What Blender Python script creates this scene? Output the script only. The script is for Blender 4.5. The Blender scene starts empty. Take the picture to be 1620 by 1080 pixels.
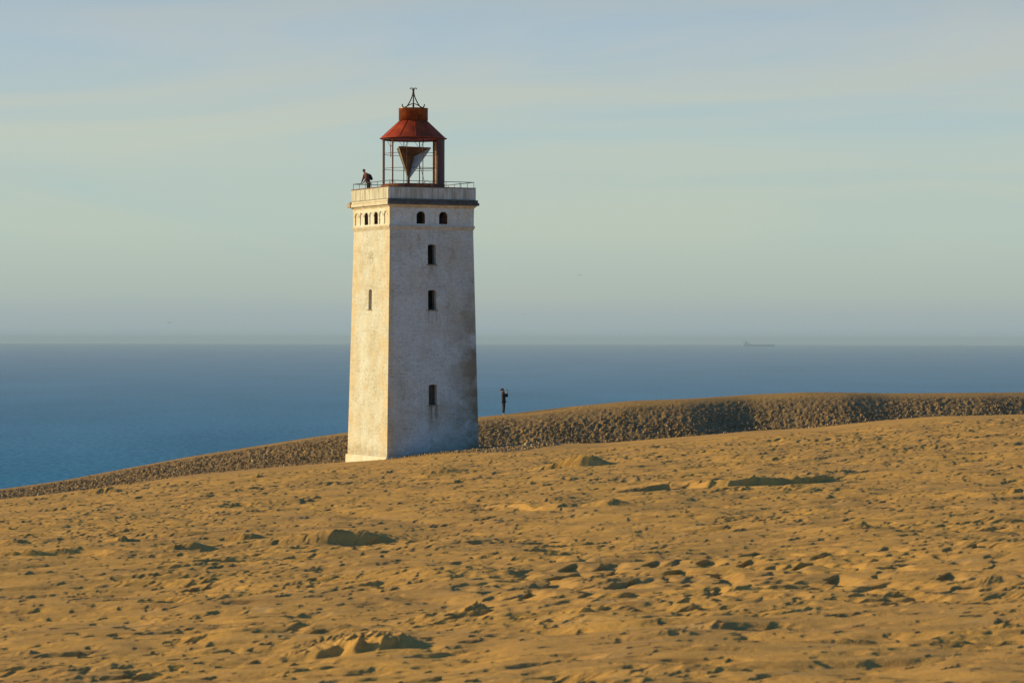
import bpy, bmesh, math, random
import numpy as np
from mathutils import Vector, Matrix

R = math.radians
C = bpy.context.scene.collection
scene = bpy.context.scene

# ------------------------------------------------------------------ camera
F_PX = 4845.0            # focal length in pixels of the 1620 px wide photograph
Y0 = 536.4               # photo row of zero elevation
cam = bpy.data.cameras.new('camera')
cam.sensor_width = 36.0
cam.lens = F_PX / 1620 * 36
cam.clip_start = 0.5
cam.clip_end = 120000
cam.dof.use_dof = True
cam.dof.focus_distance = 188
cam.dof.aperture_fstop = 5.0
cam_o = bpy.data.objects.new('camera', cam)
C.objects.link(cam_o)
cam_o.location = (0, 0, 0)
cam_o.rotation_mode = 'XYZ'
PITCH = -math.atan((540 - Y0) / F_PX)
m = Matrix.Rotation(R(90) + PITCH, 4, 'X') @ Matrix.Rotation(R(0.10), 4, 'Z')
cam_o.rotation_euler = m.to_euler()
scene.camera = cam_o

# ------------------------------------------------------------------ sun
SUN_EL, SUN_BACK = R(16), R(13)       # elevation; angle beyond the picture plane, from the left
sd = Vector((-math.cos(SUN_EL) * math.cos(SUN_BACK), math.cos(SUN_EL) * math.sin(SUN_BACK), math.sin(SUN_EL)))
sun = bpy.data.lights.new('sun', 'SUN')
sun.energy = 4.9
sun.angle = R(0.5)
sun.color = (1.0, 0.725, 0.285)
sun_o = bpy.data.objects.new('sun', sun)
C.objects.link(sun_o)
sun_o.rotation_euler = sd.to_track_quat('Z', 'Y').to_euler()
sun_o.location = (-60, 100, 60)

# ------------------------------------------------------------------ sky
world = bpy.data.worlds.new('World')
scene.world = world
world.use_nodes = True
nt = world.node_tree
nt.nodes.clear()
N = nt.nodes.new
L = nt.links.new
out = N('ShaderNodeOutputWorld')
bg = N('ShaderNodeBackground')
bg.inputs['Strength'].default_value = 0.085
sky = N('ShaderNodeTexSky')
sky.sky_type = 'NISHITA'
sky.sun_disc = False
sky.sun_elevation = SUN_EL
sky.sun_rotation = math.atan2(sd.x, sd.y)
sky.altitude = 0
sky.air_density = 1.0
sky.dust_density = 0.6
sky.ozone_density = 3.0
tc = N('ShaderNodeTexCoord')
sep = N('ShaderNodeSeparateXYZ')
L(tc.outputs['Generated'], sep.inputs[0])
# veil of thin high cloud, denser and more even near the horizon
mp = N('ShaderNodeMapping')
mp.inputs['Scale'].default_value = (2.6, 2.6, 19)
mp.inputs['Rotation'].default_value = (0, R(2.5), 0)
L(tc.outputs['Generated'], mp.inputs[0])
n1 = N('ShaderNodeTexNoise')
n1.inputs['Scale'].default_value = 1.6
n1.inputs['Detail'].default_value = 5
n1.inputs['Roughness'].default_value = 0.5
n1.inputs['Distortion'].default_value = 1.6
L(mp.outputs[0], n1.inputs['Vector'])
ramp = N('ShaderNodeValToRGB')           # colour of the veil against elevation (z = sine of elevation)
mr = N('ShaderNodeMapRange')
mr.inputs['From Min'].default_value = -0.01
mr.inputs['From Max'].default_value = 0.14
L(sep.outputs[2], mr.inputs[0])
L(mr.outputs[0], ramp.inputs[0])
def lin(c):
    c = c / 255
    return c / 12.92 if c < .04045 else ((c + .055) / 1.055) ** 2.4
def rgb(r, g, b):
    return (lin(r), lin(g), lin(b), 1)
K = 1 / 0.085   # veil colours are divided by the background strength
def sc_(c, k=K): return (c[0] * k, c[1] * k, c[2] * k, 1)
els = ramp.color_ramp.elements
stops = [(0.0, rgb(158, 176, 182)), (0.085, rgb(162, 177, 181)), (0.125, rgb(168, 180, 180)),
         (0.165, rgb(178, 189, 180)), (0.30, rgb(188, 201, 189)), (0.5, rgb(191, 203, 195)),
         (0.72, rgb(185, 196, 199)), (1.0, rgb(160, 178, 191))]
while len(els) < len(stops):
    els.new(0.5)
for e, (p, c) in zip(els, stops):
    e.position = p
    e.color = c
kk = N('ShaderNodeVectorMath'); kk.operation = 'SCALE'
kk.inputs['Scale'].default_value = K
L(ramp.outputs[0], kk.inputs[0])
# streaks: warm and bluish tint
tint = N('ShaderNodeValToRGB')
tint.color_ramp.elements[0].position = 0.36
tint.color_ramp.elements[0].color = (0.87, 0.965, 1.05, 1)
tint.color_ramp.elements[1].position = 0.66
tint.color_ramp.elements[1].color = (1.07, 1.01, 0.93, 1)
L(n1.outputs[0], tint.inputs[0])
# streaks fade into the even band on the horizon
mrs = N('ShaderNodeMapRange')
mrs.inputs['From Min'].default_value = 0.008
mrs.inputs['From Max'].default_value = 0.07
mrs.inputs['To Min'].default_value = 0.1
mrs.inputs['To Max'].default_value = 0.9
L(sep.outputs[2], mrs.inputs[0])
mt = N('ShaderNodeMix'); mt.data_type = 'RGBA'
mt.inputs[6].default_value = (1, 1, 1, 1)
L(mrs.outputs[0], mt.inputs[0])
L(tint.outputs[0], mt.inputs[7])
mul = N('ShaderNodeVectorMath'); mul.operation = 'MULTIPLY'
L(kk.outputs[0], mul.inputs[0])
L(mt.outputs[2], mul.inputs[1])
# veil amount: strong low down in front (the sea side, +Y), thin above and behind
va = N('ShaderNodeMapRange')
va.inputs['From Min'].default_value = 0.10
va.inputs['From Max'].default_value = 0.45
va.inputs['To Min'].default_value = 0.92
va.inputs['To Max'].default_value = 0.12
L(sep.outputs[2], va.inputs[0])
vb = N('ShaderNodeMapRange')
vb.inputs['From Min'].default_value = 0.35
vb.inputs['From Max'].default_value = 0.93
vb.inputs['To Min'].default_value = 0.0
vb.inputs['To Max'].default_value = 1.0
L(sep.outputs[1], vb.inputs[0])
vm = N('ShaderNodeMath'); vm.operation = 'MULTIPLY'
L(va.outputs[0], vm.inputs[0]); L(vb.outputs[0], vm.inputs[1])
mx = N('ShaderNodeMix'); mx.data_type = 'RGBA'
L(vm.outputs[0], mx.inputs[0])
skt = N('ShaderNodeVectorMath'); skt.operation = 'MULTIPLY'
skt.inputs[1].default_value = (0.68, 1.08, 1.36)      # the photograph's cool daylight balance
L(sky.outputs[0], skt.inputs[0])
L(skt.outputs[0], mx.inputs[6])
L(mul.outputs[0], mx.inputs[7])
L(mx.outputs[2], bg.inputs['Color'])
L(bg.outputs[0], out.inputs[0])

scene.view_settings.view_transform = 'Standard'
scene.view_settings.look = 'None'
scene.view_settings.exposure = 0.0
scene.view_settings.gamma = 1.0
scene.render.resolution_x = 1024
scene.render.resolution_y = 682
scene.render.engine = 'CYCLES'
scene.cycles.max_bounces = 5
scene.cycles.volume_bounces = 0
scene.cycles.use_denoising = True

# ------------------------------------------------------------------ helpers
def tag(o, label=None, cat=None, group=None, kind=None):
    if label: o['label'] = label
    if cat: o['category'] = cat
    if group: o['group'] = group
    if kind: o['kind'] = kind
    return o

def empty(name, loc, rz=0.0):
    o = bpy.data.objects.new(name, None)
    o.empty_display_size = 0.3
    C.objects.link(o)
    o.location = loc
    o.rotation_euler = (0, 0, rz)
    return o

def link_mesh(name, me, mats, parent=None):
    o = bpy.data.objects.new(name, me)
    C.objects.link(o)
    if mats is not None:
        for mm in (mats if isinstance(mats, (list, tuple)) else [mats]):
            if me.materials.find(mm.name) < 0:
                me.materials.append(mm)
    if parent is not None:
        o.parent = parent
    return o

def obj(name, bm, mats, parent=None, smooth=False):
    me = bpy.data.meshes.new(name)
    bmesh.ops.recalc_face_normals(bm, faces=bm.faces[:])
    if smooth:
        for f in bm.faces: f.smooth = True
    bm.to_mesh(me)
    bm.free()
    return link_mesh(name, me, mats, parent)

def add_box(bm, x0, x1, y0, y1, z0, z1):
    vs = [bm.verts.new((x, y, z)) for z in (z0, z1) for y in (y0, y1) for x in (x0, x1)]
    q = [(0, 2, 3, 1), (4, 5, 7, 6), (0, 1, 5, 4), (2, 6, 7, 3), (0, 4, 6, 2), (1, 3, 7, 5)]
    for f in q:
        bm.faces.new([vs[i] for i in f])

def add_frustum(bm, h0, h1, z0, z1):
    """square frustum with half widths h0 (bottom), h1 (top)"""
    vs = [bm.verts.new((sx * h, sy * h, z)) for z, h in ((z0, h0), (z1, h1)) for sx, sy in ((-1, -1), (1, -1), (1, 1), (-1, 1))]
    bm.faces.new(vs[0:4][::-1])
    bm.faces.new(vs[4:8])
    for i in range(4):
        j = (i + 1) % 4
        bm.faces.new((vs[i], vs[j], vs[4 + j], vs[4 + i]))

def add_tube(bm, pts, r, seg=8, close=False):
    pts = [Vector(p) for p in pts]
    rings = []
    n = len(pts)
    rr = r if isinstance(r, (list, tuple)) else [r] * n
    ref = Vector((0.13, 0.31, 0.94)).normalized()
    for i, p in enumerate(pts):
        if close:
            t = pts[(i + 1) % n] - pts[i - 1]
        else:
            t = pts[min(i + 1, n - 1)] - pts[max(i - 1, 0)]
        t.normalize()
        a = t.cross(ref)
        if a.length < 1e-3: a = t.cross(Vector((1, 0, 0)))
        a.normalize()
        b = t.cross(a)
        rings.append([bm.verts.new(p + a * math.cos(2 * math.pi * k / seg) * rr[i] + b * math.sin(2 * math.pi * k / seg) * rr[i]) for k in range(seg)])
    rng = range(n if close else n - 1)
    for i in rng:
        A, B = rings[i], rings[(i + 1) % n]
        for k in range(seg):
            bm.faces.new((A[k], A[(k + 1) % seg], B[(k + 1) % seg], B[k]))
    if not close:
        bm.faces.new(rings[0][::-1]); bm.faces.new(rings[-1])

def add_lathe(bm, prof, seg=48, a0=0.0, a1=2 * math.pi):
    """prof: list of (r, z); closed profile is fine"""
    full = abs(a1 - a0 - 2 * math.pi) < 1e-6
    n = seg if full else seg + 1
    cols = []
    for i in range(n):
        a = a0 + (a1 - a0) * i / seg
        cols.append([bm.verts.new((r * math.cos(a), r * math.sin(a), z)) for r, z in prof])
    for i in range(seg):
        A, B = cols[i], cols[(i + 1) % n]
        for k in range(len(prof) - 1):
            try: bm.faces.new((A[k], B[k], B[k + 1], A[k + 1]))
            except ValueError: pass
    if not full:
        for c in (cols[0], cols[-1]):
            try: bm.faces.new(c[:-1] if (Vector(c[0].co) - Vector(c[-1].co)).length < 1e-6 else c)
            except ValueError: pass

def arch_prism(bm, xc, w, z0, z1, rise, axis, d0, d1, seg=10):
    """vertical opening: width w about xc, from z0 to z1 at crown, arch rise; extruded from depth d0 to d1.
    axis 'y': opening in a wall facing -Y (profile in xz); axis 'x': profile in yz"""
    prof = [(xc - w / 2, z0), (xc + w / 2, z0)]
    hw = w / 2
    rad = (hw * hw + rise * rise) / (2 * rise)
    cz = z1 - rad
    a = math.asin(min(1, hw / rad))
    for i in range(seg + 1):
        t = a - 2 * a * i / seg
        prof.append((xc + rad * math.sin(t), cz + rad * math.cos(t)))
    def P(p, d):
        return (p[0], d, p[1]) if axis == 'y' else (d, p[0], p[1])
    A = [bm.verts.new(P(p, d0)) for p in prof]
    B = [bm.verts.new(P(p, d1)) for p in prof]
    bm.faces.new(A); bm.faces.new(B[::-1])
    n = len(prof)
    for i in range(n):
        j = (i + 1) % n
        bm.faces.new((A[i], B[i], B[j], A[j]))

def boolean_mesh(name, bm, cutters):
    """bm minus each of the cutter bmeshes -> mesh"""
    me = bpy.data.meshes.new(name)
    bmesh.ops.recalc_face_normals(bm, faces=bm.faces[:])
    bm.to_mesh(me); bm.free()
    o = bpy.data.objects.new(name, me)
    C.objects.link(o)
    tmp = []
    for c in cutters:
        bmesh.ops.recalc_face_normals(c, faces=c.faces[:])
        cm = bpy.data.meshes.new('cut'); c.to_mesh(cm); c.free()
        co = bpy.data.objects.new('cut', cm); C.objects.link(co)
        md = o.modifiers.new('b', 'BOOLEAN'); md.operation = 'DIFFERENCE'; md.solver = 'EXACT'; md.object = co
        tmp.append(co)
    dg = bpy.context.evaluated_depsgraph_get()
    res = bpy.data.meshes.new_from_object(o.evaluated_get(dg))
    for t in tmp: bpy.data.objects.remove(t)
    bpy.data.objects.remove(o)
    res.name = name
    return res

def world_at(px, py, D):
    return Vector(((px - 810) / F_PX * D, D, (Y0 - py) / F_PX * D))

# ------------------------------------------------------------------ materials
def mat(name):
    m_ = bpy.data.materials.new(name)
    m_.use_nodes = True
    t = m_.node_tree
    b = t.nodes['Principled BSDF']
    return m_, t, b

def simple(name, col, rough=0.7, metal=0.0, var=0.15, scale=6.0, bump=0.0, col2=None, spec=0.3, th=(0.35, 0.65)):
    m_, t, b = mat(name)
    b.inputs['Roughness'].default_value = rough
    b.inputs['Metallic'].default_value = metal
    b.inputs['Specular IOR Level'].default_value = spec
    tc = t.nodes.new('ShaderNodeTexCoord')
    n = t.nodes.new('ShaderNodeTexNoise')
    n.inputs['Scale'].default_value = scale
    n.inputs['Detail'].default_value = 5
    n.inputs['Roughness'].default_value = 0.62
    t.links.new(tc.outputs['Object'], n.inputs['Vector'])
    r = t.nodes.new('ShaderNodeValToRGB')
    c2 = col2 if col2 else tuple(c * (1 - var) for c in col)
    r.color_ramp.elements[0].position = th[0]
    r.color_ramp.elements[0].color = (*c2, 1)
    r.color_ramp.elements[1].position = th[1]
    r.color_ramp.elements[1].color = (*col, 1)
    t.links.new(n.outputs[0], r.inputs[0])
    t.links.new(r.outputs[0], b.inputs['Base Color'])
    if bump:
        bp = t.nodes.new('ShaderNodeBump')
        bp.inputs['Strength'].default_value = 1.0
        bp.inputs['Distance'].default_value = bump
        t.links.new(n.outputs[0], bp.inputs['Height'])
        t.links.new(bp.outputs[0], b.inputs['Normal'])
    return m_

def wall_material(name, bricks=True, stains=True):
    m_, t, b = mat(name)
    N = t.nodes.new; L = t.links.new
    b.inputs['Roughness'].default_value = 0.85
    b.inputs['Specular IOR Level'].default_value = 0.2
    tc = N('ShaderNodeTexCoord')
    sp = N('ShaderNodeSeparateXYZ'); L(tc.outputs['Object'], sp.inputs[0])
    # run along the wall = x + y, so that both face directions show courses
    ad = N('ShaderNodeMath'); ad.operation = 'ADD'; L(sp.outputs[0], ad.inputs[0]); L(sp.outputs[1], ad.inputs[1])
    cb = N('ShaderNodeCombineXYZ'); L(ad.outputs[0], cb.inputs[0]); L(sp.outputs[2], cb.inputs[1])
    br = N('ShaderNodeTexBrick')
    br.inputs['Scale'].default_value = 1.0
    br.inputs['Brick Width'].default_value = 0.24
    br.inputs['Row Height'].default_value = 0.082
    br.inputs['Mortar Size'].default_value = 0.012
    br.inputs['Mortar Smooth'].default_value = 0.4
    br.inputs['Color1'].default_value = (1, 1, 1, 1)
    br.inputs['Color2'].default_value = (0.80, 0.80, 0.80, 1)
    br.inputs['Mortar'].default_value = (0.55, 0.55, 0.55, 1)
    L(cb.outputs[0], br.inputs['Vector'])
    def noise(scale, detail=5, rough=0.6, vec=None, dist=0.0):
        n = N('ShaderNodeTexNoise')
        n.inputs['Scale'].default_value = scale
        n.inputs['Detail'].default_value = detail
        n.inputs['Roughness'].default_value = rough
        n.inputs['Distortion'].default_value = dist
        L(vec if vec else tc.outputs['Object'], n.inputs['Vector'])
        return n.outputs[0]
    def mrange(src, a, c, lo=0.0, hi=1.0):
        q = N('ShaderNodeMapRange'); q.interpolation_type = 'SMOOTHSTEP'
        q.inputs['From Min'].default_value = a; q.inputs['From Max'].default_value = c
        q.inputs['To Min'].default_value = lo; q.inputs['To Max'].default_value = hi
        L(src, q.inputs[0]); return q.outputs[0]
    def mixc(fac, a, c):
        q = N('ShaderNodeMix'); q.data_type = 'RGBA'
        L(fac, q.inputs[0])
        if isinstance(a, tuple): q.inputs[6].default_value = a
        else: L(a, q.inputs[6])
        if isinstance(c, tuple): q.inputs[7].default_value = c
        else: L(c, q.inputs[7])
        return q.outputs[2]
    def mth(op, a, c):
        q = N('ShaderNodeMath'); q.operation = op
        for i, v in enumerate((a, c)):
            if isinstance(v, (int, float)): q.inputs[i].default_value = v
            else: L(v, q.inputs[i])
        return q.outputs[0]
    white = (0.76, 0.81, 0.80, 1)
    cream = (0.68, 0.67, 0.58, 1)
    col = mixc(mrange(noise(0.55, 4), 0.40, 0.68), white, cream)
    # yellow-ochre tint on the local -x face, strongest near its corners
    xside = mrange(sp.outputs[0], -2.55, -2.75)
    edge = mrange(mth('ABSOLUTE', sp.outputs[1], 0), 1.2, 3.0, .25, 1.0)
    col = mixc(mth('MULTIPLY', mth('MULTIPLY', xside, edge), mrange(noise(1.1, 5, .65), .32, .62, .2, .75)), col, (0.80, 0.62, 0.36, 1))
    # thin whitewash, lime runs: vertical streaks
    mpv = N('ShaderNodeMapping'); mpv.inputs['Scale'].default_value = (3.5, 3.5, 0.35); L(tc.outputs['Object'], mpv.inputs[0])
    col = mixc(mrange(noise(1.0, 6, 0.65, mpv.outputs[0]), 0.5, 0.78, 0, 0.45), col, (0.48, 0.47, 0.40, 1))
    # fine grime where the wash has flaked off single bricks
    flake = mrange(noise(7.5, 7, 0.75), 0.50, 0.64)
    col = mixc(mth('MULTIPLY', flake, 0.55), col, (0.36, 0.36, 0.34, 1))
    if stains:
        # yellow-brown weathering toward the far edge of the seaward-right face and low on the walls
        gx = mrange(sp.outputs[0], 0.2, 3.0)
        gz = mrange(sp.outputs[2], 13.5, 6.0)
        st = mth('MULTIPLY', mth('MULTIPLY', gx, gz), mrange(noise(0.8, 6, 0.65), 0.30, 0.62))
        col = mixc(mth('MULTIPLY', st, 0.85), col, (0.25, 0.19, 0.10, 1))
        # rust runs
        hz = mrange(noise(0.9, 5, 0.6, None, 1.0), 0.56, 0.72)
        col = mixc(mth('MULTIPLY', hz, 0.38), col, (0.44, 0.30, 0.13, 1))
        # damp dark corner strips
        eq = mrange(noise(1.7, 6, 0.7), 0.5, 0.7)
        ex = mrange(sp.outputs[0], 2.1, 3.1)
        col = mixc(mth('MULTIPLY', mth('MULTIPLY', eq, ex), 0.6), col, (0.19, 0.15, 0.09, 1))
        mps = N('ShaderNodeMapping'); mps.inputs['Scale'].default_value = (9, 9, 0.5); L(tc.outputs['Object'], mps.inputs[0])
        run = noise(1.0, 4, .6, mps.outputs[0])
        ax_ = mth('ABSOLUTE', sp.outputs[0], 0)
        near = mrange(ax_, .55, .15)
        fy = mrange(sp.outputs[1], -2.2, -2.6)
        for (zt, zb, k_) in ((11.82, 10.7, .6), (9.04, 7.8, .6), (3.24, 1.2, .9)):
            m1 = mth('MULTIPLY', mrange(sp.outputs[2], zb, zt), mrange(sp.outputs[2], zt + .01, zt))
            m2 = mth('MULTIPLY', mth('MULTIPLY', m1, near), mth('MULTIPLY', fy, mrange(run, .36, .62, 0, k_)))
            col = mixc(m2, col, (0.24, 0.19, 0.12, 1))
        low = mth('MULTIPLY', mrange(sp.outputs[2], 1.1, -0.3), mrange(noise(2.2, 6, .7), .35, .6, .25, .75))
        col = mixc(low, col, (0.36, 0.29, 0.18, 1))
        # crack lines along courses
        mpc = N('ShaderNodeMapping'); mpc.inputs['Scale'].default_value = (0.45, 0.45, 3.2); L(tc.outputs['Object'], mpc.inputs[0])
        cn = noise(1.3, 6, 0.7, mpc.outputs[0], 0.5)
        ab = mth('ABSOLUTE', mth('SUBTRACT', cn, 0.5), 0)
        ck = mth('MULTIPLY', mrange(ab, 0.010, 0.003), mrange(noise(0.7, 3), 0.48, 0.58))
        col = mixc(mth('MULTIPLY', ck, 0.6), col, (0.16, 0.13, 0.10, 1))
    if bricks:
        bf = mixc(mrange(noise(1.3, 3), 0.3, 0.7, 0.35, 0.9), (1, 1, 1, 1), br.outputs['Color'])
        q = N('ShaderNodeMix'); q.data_type = 'RGBA'; q.blend_type = 'MULTIPLY'
        q.inputs[0].default_value = 0.75
        L(col, q.inputs[6]); L(bf, q.inputs[7])
        col = q.outputs[2]
    L(col, b.inputs['Base Color'])
    bp = N('ShaderNodeBump'); bp.inputs['Distance'].default_value = 0.012; bp.inputs['Strength'].default_value = 0.8
    hh = mth('ADD', mth('MULTIPLY', br.outputs['Fac'], -0.5 if bricks else 0.0), noise(9.0, 6, 0.7))
    L(hh, bp.inputs['Height']); L(bp.outputs[0], b.inputs['Normal'])
    return m_

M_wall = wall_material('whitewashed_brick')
M_plaster = wall_material('weathered_plaster', bricks=False, stains=False)
M_sill = simple('sill_stone', (0.34, 0.29, 0.22), 0.85, col2=(0.22, 0.17, 0.11), scale=7, bump=0.01)
M_cornice = simple('lead_cornice', (0.13, 0.13, 0.125), 0.7, col2=(0.07, 0.065, 0.06), scale=4, bump=0.01)
M_corn_light = simple('cornice_plaster', (0.74, 0.71, 0.62), 0.85, col2=(0.55, 0.48, 0.35), scale=3, bump=0.01)
M_ochre = simple('exposed_yellow_brick', (0.56, 0.42, 0.24), 0.85, col2=(0.36, 0.20, 0.10), scale=6, bump=0.02)
M_string = simple('worn_string_course', (0.64, 0.64, 0.58), 0.85, col2=(0.52, 0.43, 0.30), scale=2.2, bump=0.015)
M_inner = simple('bare_red_brick_inside', (0.20, 0.10, 0.06), 0.9, col2=(0.10, 0.05, 0.035), scale=6)
M_red = simple('red_lantern_paint', (0.50, 0.072, 0.018), 0.6, col2=(0.32, 0.044, 0.016), scale=2.0, bump=0.004, spec=0.15)
M_rust = simple('rusty_iron', (0.26, 0.085, 0.035), 0.75, col2=(0.10, 0.035, 0.02), scale=5.0, bump=0.006)
M_dark_red = simple('shaded_red_sheet', (0.15, 0.032, 0.024), 0.6, col2=(0.09, 0.02, 0.016), scale=2.5)  # shade on the curtain's outside put into a darker red
M_drum = simple('bronze_rust_drum', (0.42, 0.14, 0.035), 0.42, metal=0.5, col2=(0.22, 0.055, 0.02), scale=3.0, bump=0.004)
M_iron = simple('dark_iron', (0.10, 0.045, 0.035), 0.65, col2=(0.04, 0.02, 0.018), scale=8.0)
M_rail = simple('grey_rail_iron', (0.13, 0.09, 0.075), 0.6, col2=(0.07, 0.05, 0.045), scale=8.0)
M_panel_in = simple('sunlit_panel_inside', (0.74, 0.58, 0.36), 0.8, col2=(0.55, 0.36, 0.18), scale=3.0)  # sun on the curtain's inside painted as a pale colour
M_mirror_rust = simple('tarnished_mirror_rust', (0.40, 0.17, 0.05), 0.5, metal=0.1, col2=(0.13, 0.06, 0.03), scale=1.6)
M_mirror_pale = simple('sunlit_outer_sheet', (0.62, 0.52, 0.36), 0.6, col2=(0.5, 0.40, 0.26), scale=3)  # sunlit outer edge of the pyramid painted as a pale colour
M_mirror = simple('mirror_sky_tint', (0.74, 0.88, 0.92), 0.35, metal=0.1, col2=(0.64, 0.80, 0.86), scale=2)  # reflected sea and sky painted as a pale blue base
M_shutter = simple('grey_shutter_wood', (0.10, 0.105, 0.10), 0.8, col2=(0.055, 0.055, 0.05), scale=9)
M_shutter_brown = simple('brown_shutter_wood', (0.20, 0.11, 0.06), 0.8, col2=(0.13, 0.07, 0.04), scale=9)
M_floor = simple('gallery_floor', (0.25, 0.22, 0.18), 0.9, scale=3)

M_parapet = simple('streaked_parapet_boards', (0.70, 0.71, 0.65), 0.85, col2=(0.42, 0.39, 0.31), scale=1.0, bump=0.01)
_t = M_parapet.node_tree
_mp = _t.nodes.new('ShaderNodeMapping'); _mp.inputs['Scale'].default_value = (5, 5, .8)
_t.links.new(next(n for n in _t.nodes if n.type == 'TEX_COORD').outputs['Object'], _mp.inputs[0])
_t.links.new(_mp.outputs[0], next(n for n in _t.nodes if n.type == 'TEX_NOISE').inputs['Vector'])

# ------------------------------------------------------------------ noise for the terrain
def perlin(x, y, seed=0):
    xi = np.floor(x).astype(np.int64); yi = np.floor(y).astype(np.int64)
    xf = (x - xi).astype(np.float32); yf = (y - yi).astype(np.float32)
    def grad(ix, iy, dx, dy):
        h = (ix * 374761393 + iy * 668265263 + seed * 974634777) & 0xFFFFFFFF
        h = ((h ^ (h >> 13)) * 1274126177) & 0xFFFFFFFF
        h = (h ^ (h >> 16)) & 0xFFFF
        a = h.astype(np.float32) * np.float32(2 * math.pi / 65536)
        return np.cos(a) * dx + np.sin(a) * dy
    u = xf * xf * xf * (xf * (xf * 6 - 15) + 10)
    v = yf * yf * yf * (yf * (yf * 6 - 15) + 10)
    a = grad(xi, yi, xf, yf); b = grad(xi + 1, yi, xf - 1, yf)
    c = grad(xi, yi + 1, xf, yf - 1); d = grad(xi + 1, yi + 1, xf - 1, yf - 1)
    return ((a + (b - a) * u) * (1 - v) + (c + (d - c) * u) * v) * 1.45

def fbm(x, y, seed, octs=3, gain=0.5):
    s = 0; a = 1.0; f = 1.0
    for i in range(octs):
        s = s + a * perlin(x * f, y * f, seed + i * 17)
        a *= gain; f *= 2.03
    return s

def sstep(a, b, x):
    t = np.clip((x - a) / (b - a), 0, 1)
    return t * t * (3 - 2 * t)

# ------------------------------------------------------------------ terrain, smooth form
XS = np.linspace(-260, 260, 5201)
def smooth_knots(kx, ky, w):
    v = np.interp(XS, kx, ky)
    n = max(1, int(w / (XS[1] - XS[0])))
    k = np.hanning(2 * n + 1); k /= k.sum()
    return np.convolve(np.pad(v, n, mode='edge'), k, mode='valid')
# crest of the near sand: distance and height
YC = smooth_knots([-260, -3, 5, 260], [191, 191, 174, 172], 2.0)
crest_px = [0, 100, 200, 300, 400, 548, 612, 757, 860, 1000, 1100, 1200, 1300, 1400, 1500, 1620]
crest_py = [793, 782, 768, 753, 743, 731, 725, 711, 704, 699, 690.5, 682, 677, 666, 658, 655]
kx, ky = [], []
for px, py in zip(crest_px, crest_py):
    D = 190.0
    for _ in range(12):
        X = (px - 810) / F_PX * D
        D = float(np.interp(X, XS, YC))
    kx.append(X); ky.append((Y0 - py) / F_PX * D)
kx = [-260, -90] + kx + [60, 260]
ky = [-19, -13] + ky + [-3.2, -2.4]
ZC = smooth_knots(kx, ky, 1.2)
# far ridge: distance and height
YR = 204.5 + smooth_knots([-260, -38, -25, -12, 0, 7, 11.6, 15.6, 19.8, 22.0, 24.8, 31, 37, 260],
                          [0, -.8, .8, -.3, .6, -.9, -1.2, .6, -.2, -.6, .4, -.4, .6, 0], 1.3)
ridge_px = [0, 100, 200, 300, 400, 500, 550, 757, 797, 860, 900, 1000, 1100, 1200, 1270, 1340, 1400, 1500, 1620]
ridge_py = [775, 761, 742, 723, 707, 691, 684, 660, 656, 648, 643, 633, 629, 623, 619.5, 619.5, 621, 620, 619]
kx, ky = [], []
for px, py in zip(ridge_px, ridge_py):
    X = (px - 810) / F_PX * 205
    kx.append(X); ky.append((Y0 - py) / F_PX * 205)
kx = [-260, -90] + kx + [60, 260]
ky = [-21, -16] + ky + [-3.1, -2.0]
ZR = smooth_knots(kx, ky, 1.2)
FOOTW = smooth_knots([-260, -12, -6, 2, 10, 260], [10.5, 9.5, 8.0, 7.0, 6.0, 6.0], 3.0)
DIP = smooth_knots([-260, -2, 6, 260], [0.05, 0.15, 0.9, 1.0], 2.0)
SEA_Z = -67.0

def base_height(X, Y):
    zc = np.interp(X, XS, ZC); yc = np.interp(X, XS, YC)
    zr = np.interp(X, XS, ZR); yr = np.interp(X, XS, YR)
    fw = np.interp(X, XS, FOOTW); dp = np.interp(X, XS, DIP)
    zn = -3.37 + 0.045 * np.clip(X, -40, 40)
    t = (Y - 30) / (yc - 30)
    near = zn + (zc - zn) * t
    near = np.where(Y < 30, zn + (30 - Y) * 0.016, near)
    near = near - 0.30 * np.sin(np.clip(t, 0, 1) * math.pi) * sstep(-10, 30, X)
    # beyond the near crest
    foot = yr - fw
    zf = zc - dp
    a = sstep(0, 1, np.clip((Y - yc) / np.maximum(foot - yc, 1.0), 0, 1))
    valley = zc + (zf - zc) * a
    sl = (zc - zn) / (yc - 30)
    up = np.clip((Y - foot) / fw, 0, 1)
    s = np.sin(up * math.pi / 2) ** 1.15
    face = zf + (zr - zf) * s
    z = np.where(Y < yc, near, np.where(Y < foot, valley, face))
    # top of the ridge, then the cliff down to the sea
    over = Y - yr
    z = np.where(over > 0, zr - 0.01 * over ** 2 * 0.9, z)
    z = np.where(over > 3, zr - 0.081 - (sstep(3, 75, over)) * 66, z)
    return z

YT = np.linspace(24, 190, 8000)
def ground_hit(px, py):
    u = (px - 810) / F_PX
    zz = base_height(u * YT, YT)
    rows = Y0 - zz / YT * F_PX
    i = int(np.argmax(rows < py))
    return u * YT[i], float(YT[i])

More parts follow.
